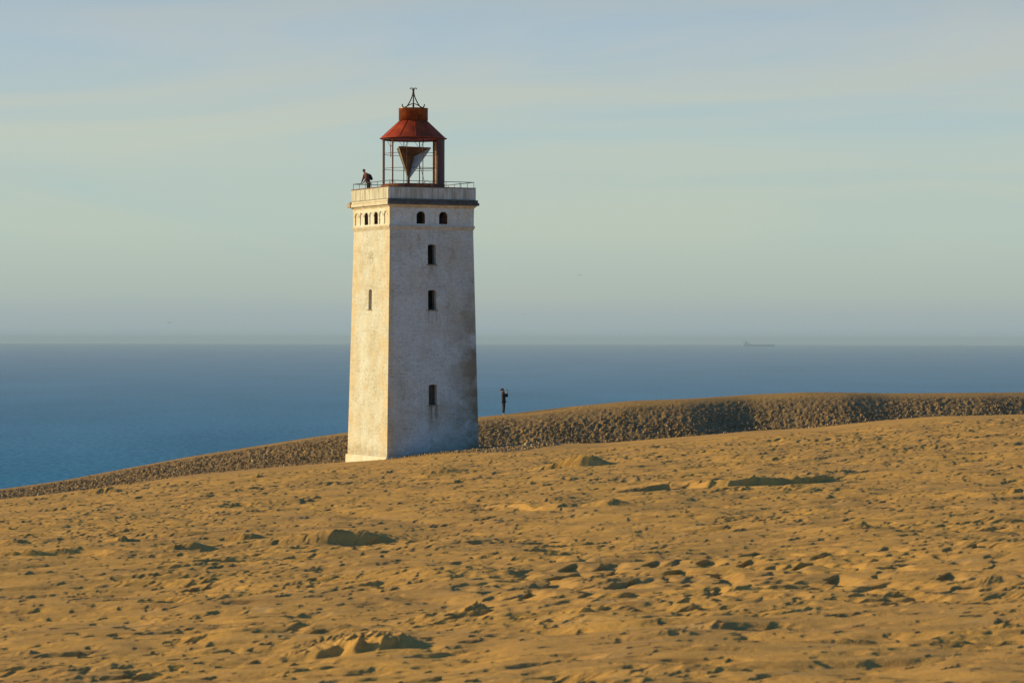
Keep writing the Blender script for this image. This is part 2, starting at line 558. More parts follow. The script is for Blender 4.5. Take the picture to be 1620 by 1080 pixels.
# lumps and scarps seen in the photograph: (px, py, width px, height px, ruggedness)
FEATS = [(560, 1024, 200, 32, .9), (470, 1028, 90, 14, 1.0), (520, 852, 230, 27, .2), (290, 870, 90, 10, .5), (385, 851, 70, 9, .5),
         (905, 736, 120, 17, .4), (1060, 771, 90, 8, 1.0), (1300, 752, 90, 7, 1.0), (1330, 746, 50, 5, 1.0), (1160, 775, 60, 6, 1.0), (1250, 770, 50, 5, 1.0), (1010, 774, 40, 5, 1.0),
         (838, 803, 120, 9, .6), (958, 803, 70, 9, .5), (150, 782, 90, 9, .7), (740, 967, 50, 13, .9), (665, 975, 45, 8, .6),
         (920, 973, 50, 10, .6), (1065, 1010, 80, 9, .6), (405, 758, 50, 6, 1.0), (1330, 1018, 130, 9, .5), (1130, 995, 70, 10, .7),
         (40, 885, 80, 7, .8), (95, 880, 60, 7, .8), (185, 860, 30, 8, .7), (1355, 845, 40, 8, .9), (1600, 780, 70, 8, .9), (1560, 930, 60, 10, .8), (690, 748, 70, 5, .5),
         (1585, 1000, 90, 9, .8), (430, 868, 100, 5, .3), (600, 765, 40, 4, .6), (1000, 840, 30, 4, .8), (245, 975, 60, 6, .6), (30, 1030, 60, 8, .7)]
FEAT_W = []
for (px, py, w, h, rg) in FEATS:
    x, y = ground_hit(px, py)
    ppm = F_PX / y
    FEAT_W.append((x, y, w / ppm, h / ppm, rg))
# long low wind-cut ledges
SCARPS = []
for pts_, hp in (([(985, 779), (1060, 774), (1150, 771), (1240, 763), (1345, 752)], 17), ([(770, 806), (840, 806), (930, 804)], 8), ([(380, 868), (460, 868), (540, 866)], 5)):
    w_ = [ground_hit(*p) for p in pts_]
    SCARPS.append((w_, hp / (F_PX / w_[len(w_) // 2][1])))
# field of trampled hollows, right of centre
cx0, cy0 = ground_hit(1150, 912)

def relief(X, Y):
    """sand relief on the near surface"""
    wx = X + 0.9 * perlin(X / 3.1, Y / 3.1, 3)
    wy = Y + 0.9 * perlin(X / 3.1, Y / 3.1, 4)
    h = 0.20 * perlin(X / 15 + 3, Y / 19, 11) + 0.10 * perlin(wx / 6.5, wy / 5.2, 12)
    h += 0.085 * perlin(wx / 2.6, wy / 1.8, 13) + 0.034 * perlin(wx / 1.1, wy / .75, 14)
    mask = sstep(-0.25, 0.45, perlin(wx / 7.0, wy / 6.0, 21) + 0.4 * perlin(wx / 2.4, wy / 2.1, 22))
    far = np.clip(Y / 60, 0.7, 2.2)
    # hard crust broken into low steps
    p = fbm(wx / 2.6, wy / 1.2, 31, 3, 0.45)
    sm = 0.042 * mask * (sstep(0.08, 0.15, p) + 0.8 * sstep(0.42, 0.50, p)) * (0.6 + 0.4 * perlin(wx / 1.1, wy / 1.1, 33))
    # sharp-edged long hollows
    q = fbm(X / 1.15 + 7, Y / 0.55, 41, 3, 0.42) + 0.25 * perlin(wx / 3.0, wy / 2.4, 45)
    sm = sm - 0.085 * (0.5 + 0.5 * mask) * far ** 0.3 * sstep(0.34, 0.54, q)
    # hollows in the trampled field
    fld = np.exp(-(((X - cx0 + 0.03 * (Y - cy0)) / 3.6) ** 2) ** 2 - (((Y - cy0) / 5.5) ** 2) ** 2)
    r = fbm(X / 0.50 + 3, Y / 0.85, 51, 2, 0.4)
    sm = sm - 0.11 * fld * sstep(0.05, 0.42, r)
    q2 = fbm(X / 0.50 + 11, Y / 0.27, 91, 2, 0.5) + 0.3 * perlin(wx / 1.7, wy / 1.3, 95)
    sm = sm - 0.048 * (0.5 + 0.5 * mask) * sstep(0.31, 0.50, q2)
    # clods
    c = perlin(X / 0.21, Y / 0.24, 61) + 0.5 * perlin(X / 0.10, Y / 0.11, 62)
    sm = sm + 0.014 * (mask ** 2) * sstep(0.5, 0.8, c)
    h += 0.004 * c * (0.3 + mask)
    # wind-scoured streaks
    h += 0.014 * perlin(X / 1.6, Y / 0.30, 71) + 0.007 * perlin(X / 0.5, Y / 0.12, 72)
    return h + sm, mask, sm

def features(X, Y):
    h = np.zeros_like(X)
    for i, (fx, fy, w, hh, rg) in enumerate(FEAT_W):
        dpt = max(w * 0.45, hh * 3.0)
        sel = (np.abs(X - fx) < w * 1.6) & (Y > fy - dpt * 1.2) & (Y < fy + dpt * 3.2)
        if not sel.any(): continue
        x = X[sel]; y = Y[sel]
        s = max(w, 0.3)
        nx = perlin(x / (s * .22), y / (s * .3), 200 + i) * .10 * rg + perlin(x / (s * .09), y / (s * .11), 230 + i) * .04 * rg
        ny = perlin(x / (s * .24), y / (s * .30), 260 + i) * .16 * (.3 + rg) + perlin(x / (s * .10), y / (s * .14), 290 + i) * .08 * rg
        a = (x - fx) / (w * .5) + nx
        v = (y - fy) / dpt + ny
        lx = np.where(a < 0, np.clip(1 + a / 1.7, 0, 1) ** 1.5, np.exp(-(np.abs(a) / .80) ** 3.2))
        vy = np.where(v < 0, 1 - sstep(0, .85 * hh, -v * dpt), np.exp(-(v / 1.5) ** 2))
        top = 1 + .30 * rg * perlin(x / (s * .16), y / (s * .16), 320 + i) + .25 * rg * perlin(x / (s * .06), y / (s * .07), 350 + i)
        rag = .12 * hh * (.4 + rg) * (perlin(x / .17, y / .17, 380 + i) + .5 * perlin(x / .08, y / .08, 395 + i))
        body_ = hh * 0.95 * lx * vy * top
        h[sel] = np.maximum(h[sel], body_ + rag * np.clip(body_ / hh, 0, 1))
    for j, (pl, H) in enumerate(SCARPS):
        lx_ = [p[0] for p in pl]; ly_ = [p[1] for p in pl]
        sel = (X > lx_[0] - 2) & (X < lx_[-1] + 2) & (Y > min(ly_) - 4) & (Y < max(ly_) + 16)
        if not sel.any(): continue
        x = X[sel]; y = Y[sel]
        t_ = (x - lx_[0]) / (lx_[-1] - lx_[0])
        env = sstep(-.08, .22, t_) * (1 - sstep(.70, 1.05, t_))
        yl = np.interp(x, lx_, ly_) + .9 * perlin(x / 1.6, y / 9.0, 420 + j) + .35 * perlin(x / .5, y / 3.0, 430 + j)
        v = y - yl
        Hx = H * env * (.75 + .35 * perlin(x / 1.1, y / 2.0, 440 + j) + .15 * perlin(x / .3, y / .4, 450 + j))
        prof = np.where(v < 0, 1 - sstep(0, .30, -v), np.exp(-(v / 4.5) ** 2))
        h[sel] = np.maximum(h[sel], Hx * prof)
    return h

def ground_mask(X, Y):
    yc = np.interp(X, XS, YC); yr = np.interp(X, XS, YR); fw = np.interp(X, XS, FOOTW)
    # rubble: on the face of the far ridge, and in the patch before the tower
    foot = yr - fw
    face = sstep(foot - 2.0, foot - .6, Y) * (1 - .75 * sstep(yr - 2.4, yr - 1.0, Y)) * (1 - sstep(yr - .2, yr + 2, Y))
    face = np.maximum(face, 0.10 * sstep(foot, yr, Y) * (1 - sstep(yr + 6, yr + 12, Y)))
    left = sstep(-8, -12, X)
    face = np.maximum(face, left * sstep(191.5, 193.5, Y) * (1 - .7 * sstep(yr - 3.6, yr - .8, Y)) * (1 - sstep(yr, yr + 2, Y)))
    edge = np.interp(X, [-9, -7.0, -4, -1.5, 0.5, 2.3, 3.4], [186, 184.5, 179, 172, 168, 175, 186])
    patch = sstep(edge - .8, edge + 1.5, Y) * (1 - sstep(yc + 3, yc + 8, Y)) * sstep(-9.5, -5.5, X) * (1 - sstep(3.0, 4.2, X))
    return np.clip(np.maximum(face, patch), 0, 1)

def full_height(X, Y):
    z = base_height(X, Y)
    yc = np.interp(X, XS, YC)
    rel, mask, sm = relief(X, Y)
    nearw = 1 - sstep(-14, 1, Y - yc) * .78
    ft = features(X, Y)
    z = z + rel * nearw * (1 - .6 * sstep(150, 186, Y)) + ft
    # wind from the left: hollows have steep left rims and easy right slopes
    shift = 1.7 * sm * nearw + .5 * ft
    deb = ground_mask(X, Y)
    lump = 0.075 * fbm(X / .32, Y / .34, 81, 3, .6) + 0.11 * np.abs(perlin(X / .26, Y / .26, 85))
    yr_ = np.interp(X, XS, YR)
    z = z + deb * lump * np.where(Y > 190, 1.0, .55) * (1 - .8 * sstep(yr_ - 5, yr_ - 1, Y))
    # level sand around the tower foot
    return z, deb, mask, shift

def build_terrain():
    ud = np.linspace(-0.192, 0.192, 1060)
    um = np.linspace(0.192, 0.37, 221)[1:]
    uc = np.concatenate([um, 0.37 + (np.linspace(0, 1, 46)[1:] ** 1.8) * 1.1])
    us = np.concatenate([-uc[::-1], ud, uc])
    ys = [-90.0, -60, -40, -25, -12, 0, 8, 14, 18]
    y = 20.0
    while y < 213:
        ys.append(y)
        y += 0.00155 * y if y > 26 else 0.15
        if y > 185: y -= 0.00155 * y - 0.13
    ys += list(np.linspace(214, 285, 30)) + [300]
    ys = np.array(ys)
    U, Yg = np.meshgrid(us, ys)
    Xg = U * np.sqrt(Yg ** 2 + 18.0 ** 2)
    X = Xg.ravel().astype(np.float64); Y = Yg.ravel().astype(np.float64)
    z, deb, mask, shift = full_height(X, Y)
    X = X + shift
    nr, nc = Yg.shape
    co = np.stack([X, Y, z], 1).astype(np.float32)
    idx = np.arange(nr * nc).reshape(nr, nc)
    q = np.stack([idx[:-1, :-1], idx[:-1, 1:], idx[1:, 1:], idx[1:, :-1]], -1).reshape(-1, 4)
    me = bpy.data.meshes.new('sand_dune')
    me.vertices.add(len(co)); me.vertices.foreach_set('co', co.ravel())
    me.loops.add(q.size); me.loops.foreach_set('vertex_index', q.ravel().astype(np.int32))
    me.polygons.add(len(q))
    me.polygons.foreach_set('loop_start', np.arange(0, q.size, 4, dtype=np.int32))
    me.polygons.foreach_set('use_smooth', np.ones(len(q), dtype=bool))
    me.update(calc_edges=True)
    at = me.attributes.new('rubble', 'FLOAT', 'POINT')
    ycv = np.interp(X, XS, YC); ftv = np.interp(X, XS, YR) - np.interp(X, XS, FOOTW)
    dull = np.maximum(.62 * sstep(-3, 0, Y - ftv), .42 * sstep(-18, -3, Y - ycv) * sstep(8, 1, X))
    at.data.foreach_set('value', np.maximum(deb, dull).astype(np.float32))
    at = me.attributes.new('crust', 'FLOAT', 'POINT')
    at.data.foreach_set('value', mask.astype(np.float32))
    return me

def sand_material():
    m_, t, b = mat('sand')
    N = t.nodes.new; L = t.links.new
    b.inputs['Roughness'].default_value = 0.95
    b.inputs['Specular IOR Level'].default_value = 0.1
    geo = N('ShaderNodeNewGeometry')
    def noise(scale, detail=5, rough=0.6, sc=None):
        v = geo.outputs['Position']
        if sc:
            mp = N('ShaderNodeMapping'); mp.inputs['Scale'].default_value = sc; L(v, mp.inputs[0]); v = mp.outputs[0]
        n = N('ShaderNodeTexNoise'); n.inputs['Scale'].default_value = scale
        n.inputs['Detail'].default_value = detail; n.inputs['Roughness'].default_value = rough
        L(v, n.inputs['Vector']); return n.outputs[0]
    def mrange(src, a, c, lo=0.0, hi=1.0):
        q = N('ShaderNodeMapRange'); q.interpolation_type = 'SMOOTHSTEP'
        q.inputs['From Min'].default_value = a; q.inputs['From Max'].default_value = c
        q.inputs['To Min'].default_value = lo; q.inputs['To Max'].default_value = hi
        L(src, q.inputs[0]); return q.outputs[0]
    def mixc(fac, a, c):
        q = N('ShaderNodeMix'); q.data_type = 'RGBA'
        if isinstance(fac, float): q.inputs[0].default_value = fac
        else: L(fac, q.inputs[0])
        for k, v in ((6, a), (7, c)):
            if isinstance(v, tuple): q.inputs[k].default_value = v
            else: L(v, q.inputs[k])
        return q.outputs[2]
    def mth(op, a, c):
        q = N('ShaderNodeMath'); q.operation = op
        for i, v in enumerate((a, c)):
            if isinstance(v, (int, float)): q.inputs[i].default_value = v
            else: L(v, q.inputs[i])
        return q.outputs[0]
    c = mixc(mrange(noise(0.30, 4), 0.35, 0.68), (0.74, 0.430, 0.110, 1), (0.57, 0.345, 0.115, 1))
    # pale dry skin and grey pebbly smears
    c = mixc(mrange(noise(1.6, 6, .65, (0.6, 1.0, 1)), 0.54, 0.70, 0, 0.65), c, (0.68, 0.46, 0.21, 1))
    c = mixc(mrange(noise(2.6, 7, .7, (0.4, 1.1, 1)), 0.50, 0.66, 0, 0.72), c, (0.42, 0.235, 0.08, 1))
    c = mixc(mrange(noise(14, 4, .7), 0.35, 0.70, 0, 0.35), c, (0.42, 0.235, 0.08, 1))
    at = N('ShaderNodeAttribute'); at.attribute_name = 'rubble'
    rub = mixc(mrange(noise(7, 5, .7), 0.36, 0.64), (0.17, 0.115, 0.062, 1), (0.36, 0.26, 0.145, 1))
    c = mixc(mrange(noise(55, 3, .7), 0.42, 0.72, 0, 0.35), c, (0.44, 0.26, 0.09, 1))
    c = mixc(mth('MULTIPLY', at.outputs['Fac'], 0.85), c, rub)
    L(c, b.inputs['Base Color'])
    bp = N('ShaderNodeBump'); bp.inputs['Distance'].default_value = 0.02; bp.inputs['Strength'].default_value = 0.7
    L(mth('ADD', noise(9, 6, .7), mth('MULTIPLY', noise(38, 3, .6), 0.4)), bp.inputs['Height'])
    L(bp.outputs[0], b.inputs['Normal'])
    return m_

M_sand = sand_material()
dune = link_mesh('sand_dune', build_terrain(), M_sand)
tag(dune, kind='structure')

# ------------------------------------------------------------------ sea
def sea_material():
    m_, t, b = mat('sea_water')
    N = t.nodes.new; L = t.links.new
    geo = N('ShaderNodeNewGeometry')
    mp = N('ShaderNodeMapping'); mp.inputs['Scale'].default_value = (1.5, 0.55, 1); L(geo.outputs['Position'], mp.inputs[0])
    n = N('ShaderNodeTexNoise'); n.inputs['Scale'].default_value = 0.22; n.inputs['Detail'].default_value = 5; n.inputs['Roughness'].default_value = .65
    L(mp.outputs[0], n.inputs['Vector'])
    mp2 = N('ShaderNodeMapping'); mp2.inputs['Scale'].default_value = (1.0, 0.25, 1); L(geo.outputs['Position'], mp2.inputs[0])
    n2 = N('ShaderNodeTexNoise'); n2.inputs['Scale'].default_value = 0.006; n2.inputs['Detail'].default_value = 4
    L(mp2.outputs[0], n2.inputs['Vector'])
    r = N('ShaderNodeValToRGB')
    r.color_ramp.elements[0].position = .40; r.color_ramp.elements[0].color = (0.010, 0.170, 0.350, 1)
    r.color_ramp.elements[1].position = .62; r.color_ramp.elements[1].color = (0.070, 0.320, 0.560, 1)
    mm = N('ShaderNodeMix'); mm.data_type = 'FLOAT'; mm.inputs[0].default_value = .25
    L(n.outputs[0], mm.inputs[2]); L(n2.outputs[0], mm.inputs[3])
    L(mm.outputs[0], r.inputs[0])
    # rare small whitecaps
    wc = N('ShaderNodeTexNoise'); wc.inputs['Scale'].default_value = 0.09; wc.inputs['Detail'].default_value = 3
    L(mp.outputs[0], wc.inputs['Vector'])
    wr = N('ShaderNodeMapRange'); wr.inputs['From Min'].default_value = .765; wr.inputs['From Max'].default_value = .80
    L(wc.outputs[0], wr.inputs[0])
    mc = N('ShaderNodeMix'); mc.data_type = 'RGBA'
    L(wr.outputs[0], mc.inputs[0]); L(r.outputs[0], mc.inputs[6]); mc.inputs[7].default_value = (.5, .52, .52, 1)
    bp = N('ShaderNodeBump'); bp.inputs['Distance'].default_value = 0.5; bp.inputs['Strength'].default_value = .35
    L(n.outputs[0], bp.inputs['Height'])
    # wind-roughened water: a broad, weak sheen that grows toward grazing view
    df = N('ShaderNodeBsdfDiffuse'); L(mc.outputs[2], df.inputs['Color']); L(bp.outputs[0], df.inputs['Normal'])
    gl = N('ShaderNodeBsdfGlossy'); gl.inputs['Roughness'].default_value = .4
    lw = N('ShaderNodeLayerWeight'); lw.inputs['Blend'].default_value = .5
    pw = N('ShaderNodeMath'); pw.operation = 'POWER'; L(lw.outputs['Facing'], pw.inputs[0]); pw.inputs[1].default_value = 45
    ml = N('ShaderNodeMath'); ml.operation = 'MULTIPLY'; L(pw.outputs[0], ml.inputs[0]); ml.inputs[1].default_value = .60
    ms = N('ShaderNodeMixShader'); L(ml.outputs[0], ms.inputs[0]); L(df.outputs[0], ms.inputs[1]); L(gl.outputs[0], ms.inputs[2])
    t.nodes.remove(b)
    L(ms.outputs[0], t.nodes['Material Output'].inputs['Surface'])
    return m_
M_sea = sea_material()
SEA_R = 40000.0
bm = bmesh.new()
rings = [0, 300, 800, 2000, 5000, 12000, 25000, SEA_R]
prev = None
for r_ in rings:
    if r_ == 0:
        cur = [bm.verts.new((0, 0, SEA_Z))]
    else:
        cur = [bm.verts.new((r_ * math.cos(2 * math.pi * i / 240), r_ * math.sin(2 * math.pi * i / 240), SEA_Z)) for i in range(240)]
    if prev:
        for i in range(240):
            j = (i + 1) % 240
            if len(prev) == 1: bm.faces.new((prev[0], cur[i], cur[j]))
            else: bm.faces.new((prev[i], cur[i], cur[j], prev[j]))
    prev = cur
tag(obj('sea', bm, M_sea), kind='structure')

# ------------------------------------------------------------------ rubble scattered over the far slope
def build_rubble():
    rng = np.random.default_rng(5)
    n_try = 165000
    X = rng.uniform(-46, 48, n_try)
    yr = np.interp(X, XS, YR)
    Y = np.where(rng.random(n_try) < .86, yr - rng.uniform(-.5, 13.5, n_try), rng.uniform(166, 190, n_try))
    inpatch = Y < 190
    X = np.where(inpatch & (X > 5), rng.uniform(-9, 5, n_try), X)
    X = np.where(inpatch & (X < -9), rng.uniform(-9, 5, n_try), X)
    dm = ground_mask(X, Y)
    clus = 0.5 + 1.1 * perlin(X / 2.2, Y / 1.7, 301) + .5 * perlin(X / .7, Y / .6, 302)
    # a barer patch of sand beside the tower
    bare = np.exp(-(((X - 0.6) / 1.9) ** 2) - (((Y - 199.5) / 3.0) ** 2))
    keep = rng.random(n_try) < dm * np.clip(clus, .12, 1) * (1 - .85 * bare) * np.where(inpatch, .9, 1.0)
    X = X[keep]; Y = Y[keep]
    z, _, _, _ = full_height(X, Y)
    n = len(X)
    t = (1 + 5 ** .5) / 2
    V = np.array([(-1, t, 0), (1, t, 0), (-1, -t, 0), (1, -t, 0), (0, -1, t), (0, 1, t), (0, -1, -t), (0, 1, -t), (t, 0, -1), (t, 0, 1), (-t, 0, -1), (-t, 0, 1)], float)
    V /= np.linalg.norm(V[0])
    Fc = np.array([(0, 11, 5), (0, 5, 1), (0, 1, 7), (0, 7, 10), (0, 10, 11), (1, 5, 9), (5, 11, 4), (11, 10, 2), (10, 7, 6), (7, 1, 8), (3, 9, 4), (3, 4, 2), (3, 2, 6), (3, 6, 8), (3, 8, 9), (4, 9, 5), (2, 4, 11), (6, 2, 10), (8, 6, 7), (9, 8, 1)])
    size = np.clip(rng.lognormal(math.log(.043), .35, n), .03, .13)
    size *= 1 - .66 * sstep(np.interp(X, XS, YR) - 6, np.interp(X, XS, YR) - 1, Y)
    P = V[None] * (1 + rng.uniform(-.55, .55, (n, 12, 1)))
    P = P * (size[:, None, None] * rng.uniform(.3, 1.7, (n, 1, 3)))
    # random rotation
    qn = rng.normal(size=(n, 4)); qn /= np.linalg.norm(qn, axis=1)[:, None]
    w, x, y, zq = qn.T
    Rm = np.stack([1 - 2 * (y * y + zq * zq), 2 * (x * y - zq * w), 2 * (x * zq + y * w), 2 * (x * y + zq * w), 1 - 2 * (x * x + zq * zq), 2 * (y * zq - x * w), 2 * (x * zq - y * w), 2 * (y * zq + x * w), 1 - 2 * (x * x + y * y)], 1).reshape(n, 3, 3)
    P = np.einsum('nij,nkj->nki', Rm, P)
    P += np.stack([X, Y, z + size * .05], 1)[:, None, :]
    F = (Fc[None] + (np.arange(n) * 12)[:, None, None]).reshape(-1, 3)
    me = bpy.data.meshes.new('rubble')
    me.vertices.add(n * 12); me.vertices.foreach_set('co', P.astype(np.float32).ravel())
    me.loops.add(F.size); me.loops.foreach_set('vertex_index', F.astype(np.int32).ravel())
    me.polygons.add(len(F)); me.polygons.foreach_set('loop_start', np.arange(0, F.size, 3, dtype=np.int32))
    me.update(calc_edges=True)
    shade = np.repeat(rng.random(n), 12)
    at = me.attributes.new('tone', 'FLOAT', 'POINT'); at.data.foreach_set('value', shade.astype(np.float32))
    return me
def rubble_material():
    m_, t, b = mat('rubble_clods')
    b.inputs['Roughness'].default_value = 0.95
    b.inputs['Specular IOR Level'].default_value = 0.1
    at = t.nodes.new('ShaderNodeAttribute'); at.attribute_name = 'tone'
    r = t.nodes.new('ShaderNodeValToRGB')
    r.color_ramp.elements[0].color = (0.16, 0.11, 0.06, 1)
    r.color_ramp.elements[1].color = (0.46, 0.36, 0.22, 1)
    e = r.color_ramp.elements.new(.35); e.color = (0.32, 0.21, 0.105, 1)
    e = r.color_ramp.elements.new(.7); e.color = (0.36, 0.26, 0.145, 1)
    e = r.color_ramp.elements.new(.86); e.color = (0.30, 0.25, 0.18, 1)
    t.links.new(at.outputs['Fac'], r.inputs[0])
    t.links.new(r.outputs[0], b.inputs['Base Color'])
    return m_
rub = link_mesh('rubble', build_rubble(), rubble_material())
tag(rub, 'loose tan and grey rubble and dry clods covering the slope behind the lighthouse', 'rubble', kind='stuff')

# ------------------------------------------------------------------ lighthouse
TX, TY, TZ = -6.15, 190.14, -7.3
ROT = R(25.9)
lh = empty('lighthouse', (TX, TY, TZ), ROT)
tag(lh, 'square whitewashed brick lighthouse with red lantern standing in the sand', 'lighthouse')
B0, B1 = 3.09, 2.80            # half widths, bottom and top of the shaft
ZS = 14.08
def hw_at(z): return B0 + (B1 - B0) * z / ZS

# shaft
bm = bmesh.new(); add_frustum(bm, hw_at(-3), B1, -3, ZS)
inner = bmesh.new(); add_frustum(inner, hw_at(-2.5) - .75, B1 - .55, -2.5, ZS + .5)
cuts = [inner]
SH = []
for (z0, z1) in ((11.86, 13.10), (9.08, 10.31), (3.27, 4.52)):
    c = bmesh.new(); arch_prism(c, 0.0, .56, z0, z1, .07, 'y', -4.0, -1.5); cuts.append(c)
c = bmesh.new(); arch_prism(c, 0.0, .50, 9.12, 10.37, .10, 'x', -4.0, -1.5); cuts.append(c)
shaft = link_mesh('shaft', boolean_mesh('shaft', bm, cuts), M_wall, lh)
# windows: frame and boards set back in their reveals, sills below
def window(z0, z1, axis, w, style):
    h = hw_at((z0 + z1) / 2)
    d = h - .36
    f = bmesh.new()
    def bx(b_, a0, a1, q0, q1, zz0, zz1):
        if axis == 'y': add_box(b_, a0, a1, -q1, -q0, zz0, zz1)
        else: add_box(b_, -q1, -q0, a0, a1, zz0, zz1)
    t_ = .045
    bx(f, -w / 2 - .01, -w / 2 + t_, d - .05, d, z0, z1 - .02)
    bx(f, w / 2 - t_, w / 2 + .01, d - .05, d, z0, z1 - .02)
    bx(f, -w / 2 + t_ + .001, w / 2 - t_ - .001, d - .05, d, z0, z0 + t_)
    bx(f, -w / 2 + t_ + .001, w / 2 - t_ - .001, d - .05, d, z1 - .02 - t_, z1 - .02)
    wo = obj('window', f, M_shutter, lh)
    if style:
        s = bmesh.new(); nb = 4; ww = (w - 2 * t_ - .004) / nb
        for i in range(nb):
            a = -w / 2 + t_ + .002 + i * ww
            bx(s, a + .004, a + ww - .004, d - .075 + .006 * (i % 2), d - .052 + .006 * (i % 2), z0 + t_ - .01, z1 - .07)
        obj('shutter', s, style, wo)
    sl = bmesh.new()
    bx(sl, -w / 2 - .09, w / 2 + .09, h - .30, h + .045, z0 - .07, z0 + .002)
    obj('sill', sl, M_sill, wo)
window(11.86, 13.10, 'y', .56, None)
window(9.08, 10.31, 'y', .56, None)
window(3.27, 4.52, 'y', .56, M_shutter)
window(9.12, 10.37, 'x', .50, M_shutter_brown)

# plinth
bm = bmesh.new(); add_frustum(bm, B0 + .12, B0 + .09, -2.0, .12)
top = bmesh.new(); add_frustum(top, B0 - .25, B0 - .25, -3.0, 1)
obj_pl = link_mesh('plinth', boolean_mesh('plinth', bm, [top]), M_plaster, lh)

# string course under the arcade
bm = bmesh.new()
add_frustum(bm, B1 + .012, B1 + .075, ZS - .10, ZS + .06)
add_frustum(bm, B1 + .085, B1 + .085, ZS + .062, ZS + .17)
c = bmesh.new(); add_frustum(c, B1 - .5, B1 - .5, ZS - 1, ZS + 1)
link_mesh('string_course', boolean_mesh('string_course', bm, [c]), M_string, lh)

# arcade storey
A0, A1 = B1 + .03, B1 + .04
Z2, Z3 = ZS + .172, 15.30
bm = bmesh.new(); add_frustum(bm, A0, A1, Z2, Z3)
inner = bmesh.new(); add_frustum(inner, A0 - .42, A1 - .42, Z2 - 1, Z3 + 1)
blind = bmesh.new(); thru = bmesh.new()
for k in range(-3, 4):
    op = k in (-1, 1)
    tgt = thru if op else blind
    for ax in 'yx':
        for s in (-1, 1):
            o0, o1 = (s * (A0 + .5), s * (A0 - (.8 if op else .045)))
            arch_prism(tgt, k * .755, .56 if op else .54, ZS + .26, 15.10, .27, ax, min(o0, o1), max(o0, o1), 12)
arc_o = link_mesh('arcade_storey', boolean_mesh('arcade_storey', bm, [inner, blind, thru]), [M_plaster, M_inner], lh)
for p in arc_o.data.polygons:
    p.material_index = 1 if max(abs(p.center.x), abs(p.center.y)) < A0 - .10 else 0
# hood mouldings round the arches
for ax in 'yx':
    for k in range(-3, 4):
        b_ = bmesh.new(); pts = []
        for i in range(13):
            a = math.pi * i / 12
            p = (k * .755 + .31 * math.cos(a), 14.83 + .31 * math.sin(a))
            pts.append((p[0], -A1 - .003, p[1]) if ax == 'y' else (-A1 - .003, p[0], p[1]))
        add_tube(b_, pts, .016, 6)
        obj('arch_moulding', b_, M_plaster, lh, True)
# floor slab under the arcade storey and its ceiling
bm = bmesh.new(); add_box(bm, -2.2, 2.2, -2.2, 2.2, 13.7, 13.85); obj('inner_floor', bm, M_floor, lh)

# flared frieze between arcade and cornice
bm = bmesh.new()
add_frustum(bm, A1 + .008, A1 + .02, Z3 + .001, Z3 + .06)
add_frustum(bm, A1 + .03, A1 + .16, Z3 + .062, 15.50)
link_mesh('frieze', boolean_mesh('frieze', bm, []), M_corn_light, lh)
# cornice slab: dark lead-covered ledge, lost along the sunlit face
W = A1 + .16
bm = bmesh.new()
add_box(bm, -W - .01, W + .08, -W - .10, W + .12, 15.502, 15.67)
add_box(bm, -W - .005, W + .02, -W - .03, W + .03, 15.672, 15.84)
obj('cornice', bm, M_cornice, lh)
bm = bmesh.new()
add_box(bm, -W - .075, -W - .012, -W - .05, W - .38, 15.49, 15.68)
add_box(bm, -W - .03, -W - .007, -W + .02, W - .38, 15.70, 15.82)
obj('cornice_plaster', bm, M_corn_light, lh)
bm = bmesh.new()
add_box(bm, -W - .13, -W - .013, W - .36, W + .12, 15.47, 15.70)
add_box(bm, -W - .09, -W - .006, W - .30, W + .08, 15.702, 15.76)
bmesh.ops.bevel(bm, geom=bm.edges[:], offset=.03, segments=1, affect='EDGES')
obj('broken_cornice_end', bm, M_ochre, lh)

# parapet with plank-like panels
PW = 2.93
ZP0, ZP1 = 15.842, 16.56
bm = bmesh.new(); add_frustum(bm, PW - .03, PW - .03, ZP0, ZP1)
c = bmesh.new(); add_frustum(c, PW - .22, PW - .22, 15.0, 18)
link_mesh('parapet', boolean_mesh('parapet', bm, [c]), M_plaster, lh)
rnd = random.Random(4)
np_ = 8
for side in range(4):
    for i in range(np_):
        a0 = -PW + .03 + i * (2 * PW - .06) / np_ + .022
        a1 = -PW + .03 + (i + 1) * (2 * PW - .06) / np_ - .022
        b_ = bmesh.new()
        dz = rnd.uniform(-.012, .006)
        e = .012 + rnd.uniform(-.004, .004)
        if side == 0: add_box(b_, a0, a1, -PW - e, -PW + .028, ZP0 + .02, ZP1 - .03 + dz)
        elif side == 1: add_box(b_, -PW - e, -PW + .028, a0, a1, ZP0 + .02, ZP1 - .03 + dz)
        elif side == 2: add_box(b_, a0, a1, PW - .028, PW + e, ZP0 + .02, ZP1 - .03 + dz)
        else: add_box(b_, PW - .028, PW + e, a0, a1, ZP0 + .02, ZP1 - .03 + dz)
        obj('parapet_panel', b_, M_parapet, lh)
bm = bmesh.new(); add_frustum(bm, PW + .015, PW + .005, ZP1 + .002, ZP1 + .05)
c = bmesh.new(); add_frustum(c, PW - .24, PW - .24, 15.0, 18)
link_mesh('coping', boolean_mesh('coping', bm, [c]), M_rust, lh)
bm = bmesh.new(); add_box(bm, -PW + .20, PW - .20, -PW + .20, PW - .20, 15.95, 16.15); obj('gallery_floor', bm, M_floor, lh)

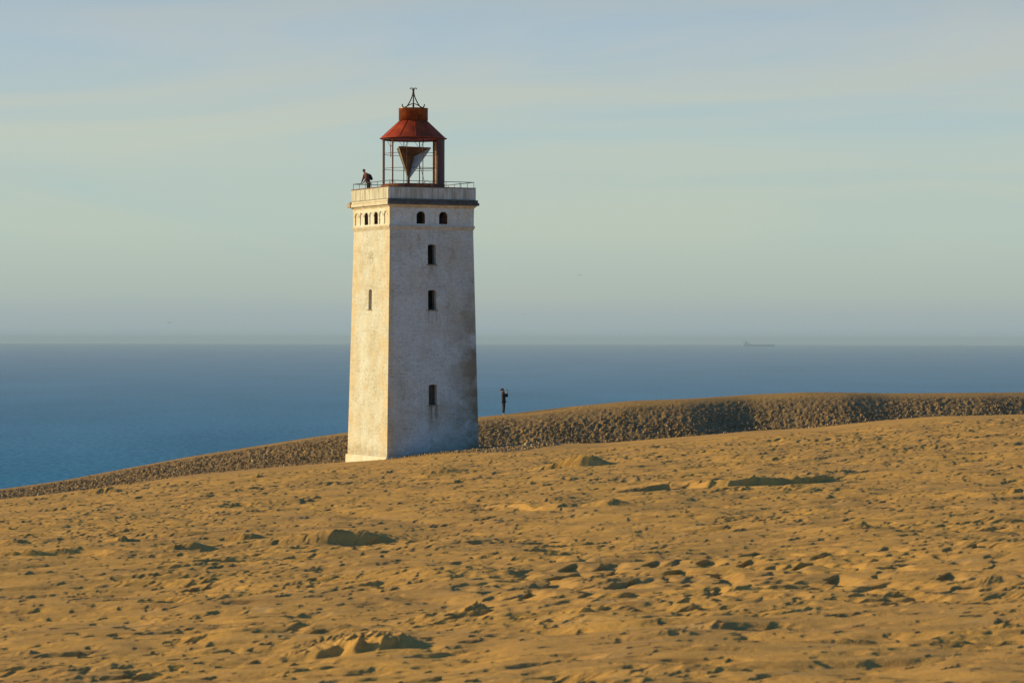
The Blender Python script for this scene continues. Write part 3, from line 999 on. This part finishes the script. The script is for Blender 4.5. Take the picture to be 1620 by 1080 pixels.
# railing
RW = PW - .10
ZRL = 16.95
rail_bm = bmesh.new()
cr = [(-RW, -RW, ZRL), (RW, -RW, ZRL), (RW, RW, ZRL), (-RW, RW, ZRL)]
for i in range(4):
    add_tube(rail_bm, [cr[i], cr[(i + 1) % 4]], .020, 6)
railing = obj('railing', rail_bm, M_rail, lh)
for i in range(4):
    a = Vector(cr[i]); b_ = Vector(cr[(i + 1) % 4])
    for k in range(6):
        p = a.lerp(b_, k / 6)
        pb = bmesh.new(); add_tube(pb, [(p.x, p.y, ZP1 + .03), (p.x, p.y, ZRL)], .015, 6)
        obj('railing_post', pb, M_rail, railing)

# emblem high on the sunlit face
bm = bmesh.new()
hx = hw_at(12.35) - .003
zc_ = 12.33
pts = []
for i in range(28):
    a = 2 * math.pi * i / 28
    r_ = .33 + (.05 if a > math.pi else 0) * abs(math.sin(a)) ** 3
    pts.append((-hx, .02 + r_ * math.cos(a), zc_ + r_ * math.sin(a)))
add_tube(bm, pts, .015, 6, close=True)
add_tube(bm, [(-hx, -.24, zc_ - .02), (-hx, -.15, zc_ - .10), (-hx, -.06, zc_ - .06), (-hx, .02, zc_ + .02), (-hx, .12, zc_ - .08), (-hx, .22, zc_ + .02)], .018, 6)
add_tube(bm, [(-hx, -.14, zc_ + .17), (-hx, -.05, zc_ + .10), (-hx, .05, zc_ + .14), (-hx, .13, zc_ + .08), (-hx, .04, zc_ + .02)], .016, 6)
obj('emblem', bm, M_sill, lh, True)

# lantern: twelve posts, rings, curtain of sheet metal on the right, cone roof, drum, scrollwork
ZL0, ZL1 = 16.15, 19.66
RL = 1.90
LROT = -ROT            # lantern angles are counted from the camera direction
def lpos(deg, r=RL, z=0.0):
    """deg: 0 = toward camera, + = to the right"""
    a = R(deg)
    w = Vector((math.sin(a) * r, -math.cos(a) * r, 0))
    w.rotate(Matrix.Rotation(LROT, 3, 'Z'))
    w.z = z
    return w
bm = bmesh.new()
add_lathe(bm, [(RL - .10, ZL0), (RL + .05, ZL0), (RL + .05, ZL0 + .65), (RL + .08, ZL0 + .67), (RL + .08, ZL0 + .72), (RL - .10, ZL0 + .72), (RL - .10, ZL0)], 48)
obj('lantern_base_ring', bm, M_rust, lh)
ZB = ZL0 + .72
for deg, r_ in ((-70, .05), (-40, .045), (-10, .022), (20, .026), (53, .035), (-100, .05), (-160, .024), (170, .03), (140, .05)):
    b_ = bmesh.new()
    add_tube(b_, [lpos(deg, RL, ZB - .01), lpos(deg, RL, ZL1)], r_, 8)
    if deg in (-160, 170):
        q = lpos(deg, RL, ZL1 - .42)
        for dd in (-9, 9):
            add_tube(b_, [q, lpos(deg + dd, RL, ZL1 - .02)], .013, 5)
    if deg == -40:
        q = lpos(deg, RL, ZB + .26)
        for dd in (-7, 7):
            add_tube(b_, [q, lpos(deg + dd, RL, ZB)], .012, 5)
    obj('lantern_post', b_, M_iron if r_ < .04 else M_rust, lh)
# broken post hanging from the roof ring
b_ = bmesh.new()
add_tube(b_, [lpos(-131, RL, ZL1), lpos(-130, RL, 19.3), lpos(-130, RL - .02, 18.66)], [.02, .022, .03], 6)
for dd in (-10, 10):
    add_tube(b_, [lpos(-130, RL, ZL1 - .38), lpos(-130 + dd, RL, ZL1 - .02)], .013, 5)
obj('broken_post', b_, M_rust, lh)
# horizontal glazing rings
for z_ in (18.76, 17.84):
    b_ = bmesh.new()
    ring = [lpos(-220 + 10 * i, RL - .01, z_) for i in range(28)]
    add_tube(b_, ring, .016, 5)
    obj('glazing_ring', b_, M_rail, lh)
# struts behind the reflector
for pts_, r_ in (([lpos(150, 1.5, ZB), lpos(120, .45, 18.1)], .014), ([lpos(155, 1.8, ZB + .30), lpos(172, 1.7, ZB)], .012),
                 ([lpos(30, 1.7, ZB + .22), lpos(40, 1.8, ZB)], .012), ([lpos(45, 1.9, 17.80), lpos(10, 1.4, 17.78), lpos(-10, .6, 17.72)], .022)):
    b_ = bmesh.new(); add_tube(b_, pts_, r_, 5); obj('brace', b_, M_rail, lh)
# top ring beam
bm = bmesh.new()
add_lathe(bm, [(RL - .07, ZL1 - .03), (RL + .05, ZL1 - .03), (RL + .05, ZL1 + .05), (RL - .07, ZL1 + .05), (RL - .07, ZL1 - .03)], 48)
obj('lantern_top_ring', bm, M_iron, lh)
# sheet metal curtain: 50 to 140 degrees
bm = bmesh.new()
segs = 14
ro, ri = RL + .045, RL + .015
for (ra, rb, flip) in ((ro, ri, 0),):
    cols = []
    for i in range(segs + 1):
        d_ = 52 + (140 - 52) * i / segs
        cols.append([bm.verts.new(lpos(d_, ra, ZL0 + .01)), bm.verts.new(lpos(d_, ra, ZL1 + .03)), bm.verts.new(lpos(d_, rb, ZL1 + .03)), bm.verts.new(lpos(d_, rb, ZL0 + .01))])
    for i in range(segs):
        A, Bc = cols[i], cols[i + 1]
        for k in range(4):
            bm.faces.new((A[k], Bc[k], Bc[(k + 1) % 4], A[(k + 1) % 4]))
    bm.faces.new(cols[0]); bm.faces.new(cols[-1][::-1])
curtain = obj('sheet_curtain', bm, [M_dark_red, M_panel_in], lh)
cen = Vector((0, 0, 0))
for p in curtain.data.polygons:
    c_ = p.center.copy(); c_.z = 0
    if p.normal.dot(c_) < -.5 * c_.length: p.material_index = 1
# cone roof with ribs between the sheets
bm = bmesh.new()
ZE = 19.72
add_lathe(bm, [(0.3, ZE - .01), (2.03, ZE - .02), (2.09, ZE - .015), (2.09, ZE + .025), (2.0, ZE + .05), (1.44, 20.28), (.88, 20.80), (.3, 20.81)], 60)
roof = obj('lantern_roof', bm, M_red, lh, False)
for p in roof.data.polygons: p.use_smooth = abs(p.normal.z) < .95
bm = bmesh.new()
for i in range(12):
    a = 2 * math.pi * (i + .35) / 12
    add_tube(bm, [(2.0 * math.cos(a), 2.0 * math.sin(a), ZE + .055), (1.44 * math.cos(a), 1.44 * math.sin(a), 20.295), (.885 * math.cos(a), .885 * math.sin(a), 20.81)], .014, 5)
obj('roof_seam', bm, M_red, roof)
bm = bmesh.new()
add_lathe(bm, [(0.0, 20.80), (.86, 20.80), (.86, 20.84), (.905, 20.84), (.905, 21.55), (.92, 21.56), (.92, 21.60), (.87, 21.60), (.87, 21.54), (0, 21.5)], 48)
drum = obj('ventilator_drum', bm, M_drum, roof)
for p in drum.data.polygons: p.use_smooth = abs(p.normal.z) < .5
# scrollwork finial
def bez(pts, n=8):
    """Catmull-Rom through pts"""
    o_ = []
    P_ = [pts[0]] + list(pts) + [pts[-1]]
    for i in range(1, len(P_) - 2):
        for k in range(n):
            t = k / n
            a, b2, c2, d2 = P_[i - 1], P_[i], P_[i + 1], P_[i + 2]
            o_.append(tuple(.5 * ((2 * b2[j]) + (-a[j] + c2[j]) * t + (2 * a[j] - 5 * b2[j] + 4 * c2[j] - d2[j]) * t * t + (-a[j] + 3 * b2[j] - 3 * c2[j] + d2[j]) * t ** 3) for j in range(2)))
    o_.append(tuple(pts[-1]))
    return o_
leg = bez([(.67, .25), (.655, .14), (.60, .06), (.52, .03), (.42, .08), (.33, .19), (.20, .42), (.09, .68), (.035, .92), (.03, 1.02), (.05, 1.14), (.10, 1.23), (.165, 1.235), (.20, 1.17)])
b_ = bmesh.new()
for az in (90, 180, 270, 0):
    add_tube(b_, [lpos(az, r_ * 1.03, 21.62 + h_) for r_, h_ in leg], [.036 if h_ < 1.0 else .026 for r_, h_ in leg], 6)
    arc = bez([(.50, .06), (.35, .14), (.18, .23), (0.0, .28)], 5)
    add_tube(b_, [lpos(az, r_, 21.62 + h_) for r_, h_ in arc], .028, 6)
add_tube(b_, [(0, 0, 21.5), (0, 0, 22.7)], .028, 6)
obj('finial', b_, M_iron, roof, True)

# mirrored pyramid inside the lantern (open toward the viewer)
def plate(name, vs, th, mats, parent, side_mat=1):
    """triangle extruded backward (away from the viewed side)"""
    A = [Vector(v) for v in vs]
    nrm = (A[1] - A[0]).cross(A[2] - A[0]).normalized()
    b_ = bmesh.new()
    f = [b_.verts.new(v) for v in A]; g = [b_.verts.new(v - nrm * th) for v in A]
    fa = b_.faces.new(f); fb = b_.faces.new(g[::-1]); fb.material_index = side_mat
    for i in range(3):
        j = (i + 1) % 3
        q = b_.faces.new((f[j], f[i], g[i], g[j])); q.material_index = side_mat
    me = bpy.data.meshes.new(name); b_.to_mesh(me); b_.free()
    return link_mesh(name, me, mats, parent)
def wl(px, py, D):    # photo pixel at distance D -> lighthouse coordinates
    v = world_at(px, py, D) - Vector((TX, TY, TZ))
    v.rotate(Matrix.Rotation(-ROT, 3, 'Z'))
    return v
TL = wl(630.3, 232.3, TY - .1); TR = wl(681, 234.3, TY - .35); AP = wl(646, 284, TY - .1); PP = wl(654.5, 248, TY + .75)
refl = empty('mirror_pyramid', (0, 0, 0)); refl.parent = lh
bpy.data.objects.remove(refl)
refl = plate('mirror_pyramid', [TL, AP, PP], .05, [M_mirror_rust, M_mirror_pale], lh)
plate('mirror_panel', [PP, AP, TR], .03, [M_mirror, M_mirror_rust], refl)
plate('top_panel', [TL, PP, TR], .03, [M_mirror_rust, M_rust], refl)
b_ = bmesh.new()
add_tube(b_, [tuple(AP + Vector((0, 0, .12))), tuple(Vector((AP.x, AP.y, ZL0)))], [.07, .09], 10)
obj('pivot', b_, M_iron, refl)
b_ = bmesh.new()
off = (wl(630.3, 232.3, TY + .25) - TL)
me_pts = [TL + Vector((0, 0, 0)), AP]
# outer cheek edge-on along the left side, sunlight put into its pale colour
chk = [wl(627.0, 236, TY - .02), AP + wl(645.2, 284, TY + .1) - AP, wl(630.0, 232.6, TY + .35)]
plate('outer_cheek', [chk[0], chk[1], TL + (AP - TL) * .01], .03, [M_mirror_pale, M_mirror_pale], refl, 0)

# ------------------------------------------------------------------ people
M_skin = simple('skin', (0.50, 0.27, 0.19), 0.6, var=.05)
M_black = simple('black_cloth', (0.022, 0.024, 0.028), 0.85, var=.3)
M_navy = simple('navy_cloth', (0.02, 0.03, 0.045), 0.85, var=.3)
M_maroon = simple('maroon_cloth', (0.20, 0.075, 0.075), 0.85, var=.3)
M_trouser = simple('dark_green_trousers', (0.06, 0.065, 0.055), 0.85, var=.2)
M_pink = simple('pink_cloth', (0.45, 0.24, 0.23), 0.85, var=.1)
M_hair = simple('brown_hair', (0.10, 0.055, 0.03), 0.7, var=.3)
M_shoe = simple('white_shoes', (0.7, 0.68, 0.64), 0.7, var=.1)
M_scarf = simple('red_brown_scarf', (0.30, 0.09, 0.06), 0.85, var=.2)

def skin_mesh(name, verts, edges, radii, root=0, sub=2):
    me = bpy.data.meshes.new(name)
    me.from_pydata([tuple(v) for v in verts], edges, [])
    o = bpy.data.objects.new(name, me); C.objects.link(o)
    sm = o.modifiers.new('s', 'SKIN'); sm.use_smooth_shade = True
    sv = me.skin_vertices[0].data
    for i, r_ in enumerate(radii):
        sv[i].radius = r_ if isinstance(r_, tuple) else (r_, r_)
        sv[i].use_root = (i == root)
    ss = o.modifiers.new('u', 'SUBSURF'); ss.levels = sub; ss.render_levels = sub
    dg = bpy.context.evaluated_depsgraph_get()
    res = bpy.data.meshes.new_from_object(o.evaluated_get(dg))
    bpy.data.objects.remove(o)
    res.name = name
    return res

class Graph:
    def __init__(s): s.v = []; s.e = []; s.r = []
    def add(s, p, r_, parent=None):
        s.v.append(Vector(p)); s.r.append(r_)
        if parent is not None: s.e.append((parent, len(s.v) - 1))
        return len(s.v) - 1
    def chain(s, pts, parent):
        for p, r_ in pts: parent = s.add(p, r_, parent)
        return parent

def make_person(name, loc, rz, lean, arms, label, cat_mats, items):
    """figure faces local -Y, feet at z = 0. arms: per side (elbow, wrist, palm dir)"""
    root = empty(name, loc, rz)
    tag(root, label, 'person')
    g = Graph()
    def L_(p):    # lean forward about the hips
        x, y, z = p
        if z > .95:
            d_ = z - .95
            return (x, y - d_ * math.sin(lean), .95 + d_ * math.cos(lean))
        return p
    pel = g.add((0, 0.0, .95), (.145, .105))
    sp_ = g.add(L_((0, -.01, 1.12)), (.125, .095), pel)
    ch = g.add(L_((0, -.01, 1.32)), (.155, .11), sp_)
    nk0 = g.add(L_((0, .0, 1.46)), (.075, .065), ch)
    nk = g.add(L_((0, -.01, 1.53)), (.052, .052), nk0)
    jw = g.add(L_((0, -.035, 1.59)), (.058, .075), nk)
    hd = g.add(L_((0, -.02, 1.66)), (.076, .092), jw)
    g.add(L_((0, -.01, 1.735)), (.058, .068), hd)
    for s in (-1, 1):
        sh = g.add(L_((s * .165, 0, 1.42)), .062, ch)
        el, wr = arms[0 if s < 0 else 1]
        el = (s * abs(el[0]), el[1], el[2]) if not el[0] < 0 or s < 0 else el
        wr = (s * abs(wr[0]), wr[1], wr[2])
        e_ = g.add(el, .042, sh)
        w_ = g.add(wr, .027, e_)
        d_ = (Vector(wr) - Vector(el)).normalized()
        side = Vector((1, 0, 0)) if abs(d_.x) < .8 else Vector((0, 1, 0))
        acr = d_.cross(side).cross(d_).normalized()
        bend = Vector((0, -.35, -.5)).normalized()
        pm = g.add(Vector(wr) + d_ * .06, (.034, .02), w_)
        kn = Vector(wr) + d_ * .09
        for q, (off_, ln) in enumerate(((-.027, .062), (-.009, .07), (.009, .066), (.027, .052))):
            k0 = g.add(kn + acr * off_, .0095, pm)
            k1 = g.add(kn + acr * off_ + d_ * ln * .5 + bend * .008, .0085, k0)
            g.add(kn + acr * off_ + d_ * ln * .85 + bend * .032, .0075, k1)
        t0 = g.add(Vector(wr) + d_ * .035 - acr * s * .032, .011, w_)
        g.add(Vector(wr) + d_ * .075 - acr * s * .052 + bend * .01, .0095, t0)
        hp = g.add((s * .095, 0, .88), .092, pel)
        k_ = g.add((s * .10, -.015, .49), .062, hp)
        an = g.add((s * .105, .02, .10), .042, k_)
        he = g.add((s * .105, .01, .045), .04, an)
        g.add((s * .115, -.13, .032), .034, he)
    body = skin_mesh('body', g.v, g.e, g.r)
    bo = link_mesh('body', body, [M_skin, cat_mats['trousers'], cat_mats['shoe']], root)
    for p in body.polygons:
        p.material_index = 0 if p.center.z > .98 else (1 if p.center.z > .10 else 2)
    # trousers
    for_tr = Graph()
    a0 = for_tr.add((0, 0, .97), (.155, .118))
    for s in (-1, 1):
        b1 = for_tr.add((s * .10, 0, .84), .105, a0)
        b2 = for_tr.add((s * .105, -.012, .49), .078, b1)
        for_tr.add((s * .11, .02, .12), .062, b2)
    link_mesh('trousers', skin_mesh('trousers', for_tr.v, for_tr.e, for_tr.r), cat_mats['trousers'], root)
    # jacket
    j = Graph()
    j0 = j.add((0, -.005, .84), (.19, .15))
    j1 = j.add(L_((0, -.01, 1.08)), (.180, .145), j0)
    j2 = j.add(L_((0, -.005, 1.33)), (.205, .155), j1)
    j.add(L_((0, .0, 1.50)), (.080, .075), j2)
    for s in (-1, 1):
        el, wr = arms[0 if s < 0 else 1]
        el = Vector((s * abs(el[0]), el[1], el[2])); wr = Vector((s * abs(wr[0]), wr[1], wr[2]))
        q0 = j.add(L_((s * .18, 0, 1.42)), .088, j2)
        q1 = j.add(el, .062, q0)
        j.add(el.lerp(wr, .92), .044, q1)
    link_mesh('jacket', skin_mesh('jacket', j.v, j.e, j.r), cat_mats['jacket'], root)
    # hair
    b_ = bmesh.new()
    bmesh.ops.create_icosphere(b_, subdivisions=3, radius=1.0)
    for v in b_.verts:
        v.co = Vector(L_((v.co.x * .080, .020 + v.co.y * .092, 1.708 + v.co.z * .072)))
    obj('hair', b_, cat_mats['hair'], root, True)
    def bit(nm, pts_, rr, mm):
        b_ = bmesh.new(); add_tube(b_, [L_(p) for p in pts_], rr, 6); obj(nm, b_, mm, bo, True)
    bit('nose', [(0, -.112, 1.668), (0, -.128, 1.635)], [.008, .015], M_skin)
    bit('mouth', [(-.022, -.104, 1.60), (.022, -.104, 1.60)], .006, M_hair)
    for s in (-1, 1):
        bit('ear', [(s * .074, -.01, 1.68), (s * .082, -.005, 1.655), (s * .074, -.012, 1.63)], [.010, .015, .009], M_skin)
        bit('eye', [(s * .030, -.098, 1.675), (s * .030, -.106, 1.675)], .011, M_hair)
    for (nm, fn, mm) in items:
        b_ = bmesh.new(); fn(b_, L_); obj(nm, b_, mm, root, True)
    return root

def round_box(b_, x0, x1, y0, y1, z0, z1, bev):
    add_box(b_, x0, x1, y0, y1, z0, z1)
    bmesh.ops.bevel(b_, geom=b_.edges[:], offset=bev, segments=3, affect='EDGES')

# person on the gallery, leaning on the railing of the sunlit side
gal = Vector((-RW + .46, RW - 1.35, 16.15))
gw = gal.copy(); gw.rotate(Matrix.Rotation(ROT, 3, 'Z')); gw += Vector((TX, TY, TZ))
make_person('person', gw, ROT - R(90), R(26),
            [((.27, -.26, 1.10), (.10, -.44, .86)), ((.27, -.24, 1.10), (.17, -.42, .86))],
            'person in a dark maroon jacket with a black backpack leaning on the gallery railing',
            dict(trousers=M_trouser, shoe=M_black, jacket=M_maroon, hair=M_hair), [])
def backpack(b_, L_):
    round_box(b_, -.15, .15, .13, .33, 1.02, 1.47, .07)
    for v in b_.verts:
        v.co = Vector(L_(tuple(v.co)))
bp_root = empty('backpack', gw, ROT - R(90))
b_ = bmesh.new(); backpack(b_, lambda p: (p[0], p[1] - (p[2] - .95) * math.sin(R(26)), .95 + (p[2] - .95) * math.cos(R(26))))
obj('bag', b_, M_navy, bp_root, True)
for s in (-1, 1):
    b_ = bmesh.new()
    add_tube(b_, [(s * .11, -.10, 1.40), (s * .12, -.20, 1.43), (s * .13, -.33, 1.28), (s * .12, -.20, 1.08), (s * .11, -.02, 1.03)], .022, 6)
    obj('strap', b_, M_black, bp_root, True)
tag(bp_root, 'black backpack worn by the person on the lighthouse gallery', 'backpack')

# person on the far crest, photographing the sea
px_, py_ = 797, 656
D_ = 204.5
xw = (px_ - 810) / F_PX * D_
for _ in range(4):
    D_ = float(np.interp(xw, XS, YR)) - .3
    xw = (px_ - 810) / F_PX * D_
zz, _a, _b, _c = full_height(np.array([xw - .1, xw, xw + .1, xw]), np.array([D_, D_ - .1, D_, D_ + .1]))
p2 = make_person('person', (xw, D_, float(zz.mean()) + .01), R(102), R(-5),
            [((.21, -.21, 1.20), (.06, -.235, 1.46)), ((.21, -.21, 1.20), (.06, -.235, 1.46))],
            'person in black jacket and trousers with white shoes taking a picture on the dune crest',
            dict(trousers=M_black, shoe=M_shoe, jacket=M_black, hair=M_hair),
            [('scarf', lambda b_, L_: add_tube(b_, [L_((.095 * math.cos(a), .085 * math.sin(a) - .005, 1.515 + .02 * math.sin(a))) for a in [2 * math.pi * i / 14 for i in range(14)]], .035, 8, close=True), M_scarf),
             ('bun', lambda b_, L_: (bmesh.ops.create_icosphere(b_, subdivisions=2, radius=.06, matrix=Matrix.Translation(L_((0, .13, 1.66))))), M_hair)])
ph = bmesh.new(); round_box(ph, -.075, .075, -.25, -.225, 1.58, 1.69, .008)
pho = obj('camera_phone', ph, M_black)
pho.location = p2.location; pho.rotation_euler = p2.rotation_euler
tag(pho, 'small black phone held up by the person on the dune crest', 'phone')

# ------------------------------------------------------------------ distant tanker
D_S = 30000.0
ppm = F_PX / D_S
sx = (1200 - 810) / F_PX * D_S
ship = empty('cargo_ship', (sx, D_S, SEA_Z), R(4))
tag(ship, 'long grey tanker with white stern superstructure on the hazy horizon', 'ship')
M_hull = simple('ship_hull', (0.5, 0.52, 0.54), 0.7, scale=.05)
M_super = simple('ship_white', (0.85, 0.84, 0.78), 0.7, var=.05, scale=.05)
bm = bmesh.new()
Ls = 156
secs = [(-Ls, .75), (-Ls + 12, 1), (Ls * .78, 1), (Ls * .93, .6), (Ls, .06)]
rows = []
for x_, k in secs:
    b2 = 24 * k
    sheer = 3 if x_ > Ls * .85 else 0
    rows.append([bm.verts.new((x_, -b2 * .85, -6)), bm.verts.new((x_ + (4 if x_ > Ls * .8 else 0), -b2, 19 + sheer)), bm.verts.new((x_ + (4 if x_ > Ls * .8 else 0), b2, 19 + sheer)), bm.verts.new((x_, b2 * .85, -6))])
for a, b2 in zip(rows, rows[1:]):
    for k in range(4):
        bm.faces.new((a[k], b2[k], b2[(k + 1) % 4], a[(k + 1) % 4]))
bm.faces.new(rows[0]); bm.faces.new(rows[-1][::-1])
obj('hull', bm, M_hull, ship)
bm = bmesh.new()
add_box(bm, -142, -108, -18, 18, 18.5, 44); add_box(bm, -136, -112, -22, 22, 43.8, 50); add_box(bm, -128, -120, -3, 3, 49.8, 66)
obj('superstructure', bm, M_super, ship)
bm = bmesh.new(); add_box(bm, -152, -144, -6, 6, 19.5, 50); add_box(bm, -150, -146, -4, 4, 49.8, 55)
obj('funnel', bm, M_hull, ship)
for nm, bx_ in (('mast', (40, 42, -1, 1, 18.5, 34)), ('mast', (128, 130, -1, 1, 18.5, 40)), ('deck_house', (-98, -80, -8, 8, 18.5, 30))):
    bm = bmesh.new(); add_box(bm, *bx_); obj(nm, bm, M_hull, ship)

# ------------------------------------------------------------------ gulls
M_bird = simple('gull_feathers', (0.10, 0.10, 0.10), 0.8)
def gull(px, py, D, rz, flap, label):
    root = empty('seagull', world_at(px, py, D), rz)
    tag(root, label, 'seagull', 'seagulls gliding over the sea')
    g_ = Graph()
    a = g_.add((0, -.24, 0), .03); b2 = g_.add((0, -.16, .01), .055, a); c2 = g_.add((0, 0, 0), .08, b2); d2 = g_.add((0, .18, 0), .045, c2); g_.add((0, .34, .0), (.05, .012), d2)
    link_mesh('body', skin_mesh('body', g_.v, g_.e, g_.r, 2, 1), M_bird, root)
    for s in (-1, 1):
        b_ = bmesh.new()
        st = [(.04, -.12, .10, .02), (.32, -.16, .08, .13 * flap), (.62, -.02, .13, .05 * flap), (.78, .10, .13, -.02)]
        top_, bot = [], []
        for x_, y0_, y1_, z_ in st:
            top_.append([b_.verts.new((s * x_, y0_, z_ + .012)), b_.verts.new((s * x_, y1_, z_ + .004))])
            bot.append([b_.verts.new((s * x_, y0_, z_ - .012)), b_.verts.new((s * x_, y1_, z_ - .004))])
        for i in range(3):
            b_.faces.new((top_[i][0], top_[i + 1][0], top_[i + 1][1], top_[i][1]))
            b_.faces.new((bot[i][1], bot[i + 1][1], bot[i + 1][0], bot[i][0]))
            b_.faces.new((top_[i][0], bot[i][0], bot[i + 1][0], top_[i + 1][0]))
            b_.faces.new((top_[i][1], top_[i + 1][1], bot[i + 1][1], bot[i][1]))
        b_.faces.new((top_[3][0], bot[3][0], bot[3][1], top_[3][1])); b_.faces.new((top_[0][0], top_[0][1], bot[0][1], bot[0][0]))
        obj('wing', b_, M_bird, root)
gull(916, 435.5, 780, R(20), 1, 'dark seagull highest in the sky to the right of the lighthouse')
gull(828, 497.3, 950, R(-15), .6, 'dark seagull low over the horizon just right of the lighthouse shaft')
gull(268, 511.5, 850, R(30), 1.6, 'dark seagull low over the horizon far left of the lighthouse')
gull(1457, 556, 1250, R(10), 1, 'tiny dark seagull against the sea right of the tanker')

# ------------------------------------------------------------------ haze
hz = bpy.data.materials.new('haze_air')
hz.use_nodes = True
t = hz.node_tree
t.nodes.clear()
o_ = t.nodes.new('ShaderNodeOutputMaterial')
pv = t.nodes.new('ShaderNodeVolumePrincipled')
pv.inputs['Color'].default_value = (0.58, 0.795, 1.0, 1)
pv.inputs['Density'].default_value = 4.0e-5
pv.inputs['Anisotropy'].default_value = 0.0
t.links.new(pv.outputs[0], o_.inputs['Volume'])
bm = bmesh.new()
add_box(bm, -44000, 44000, -44000, 44000, -79, 26)
hb = obj('haze', bm, hz)
tag(hb, 'thin pale sea haze in the air over the water', 'haze', kind='stuff')
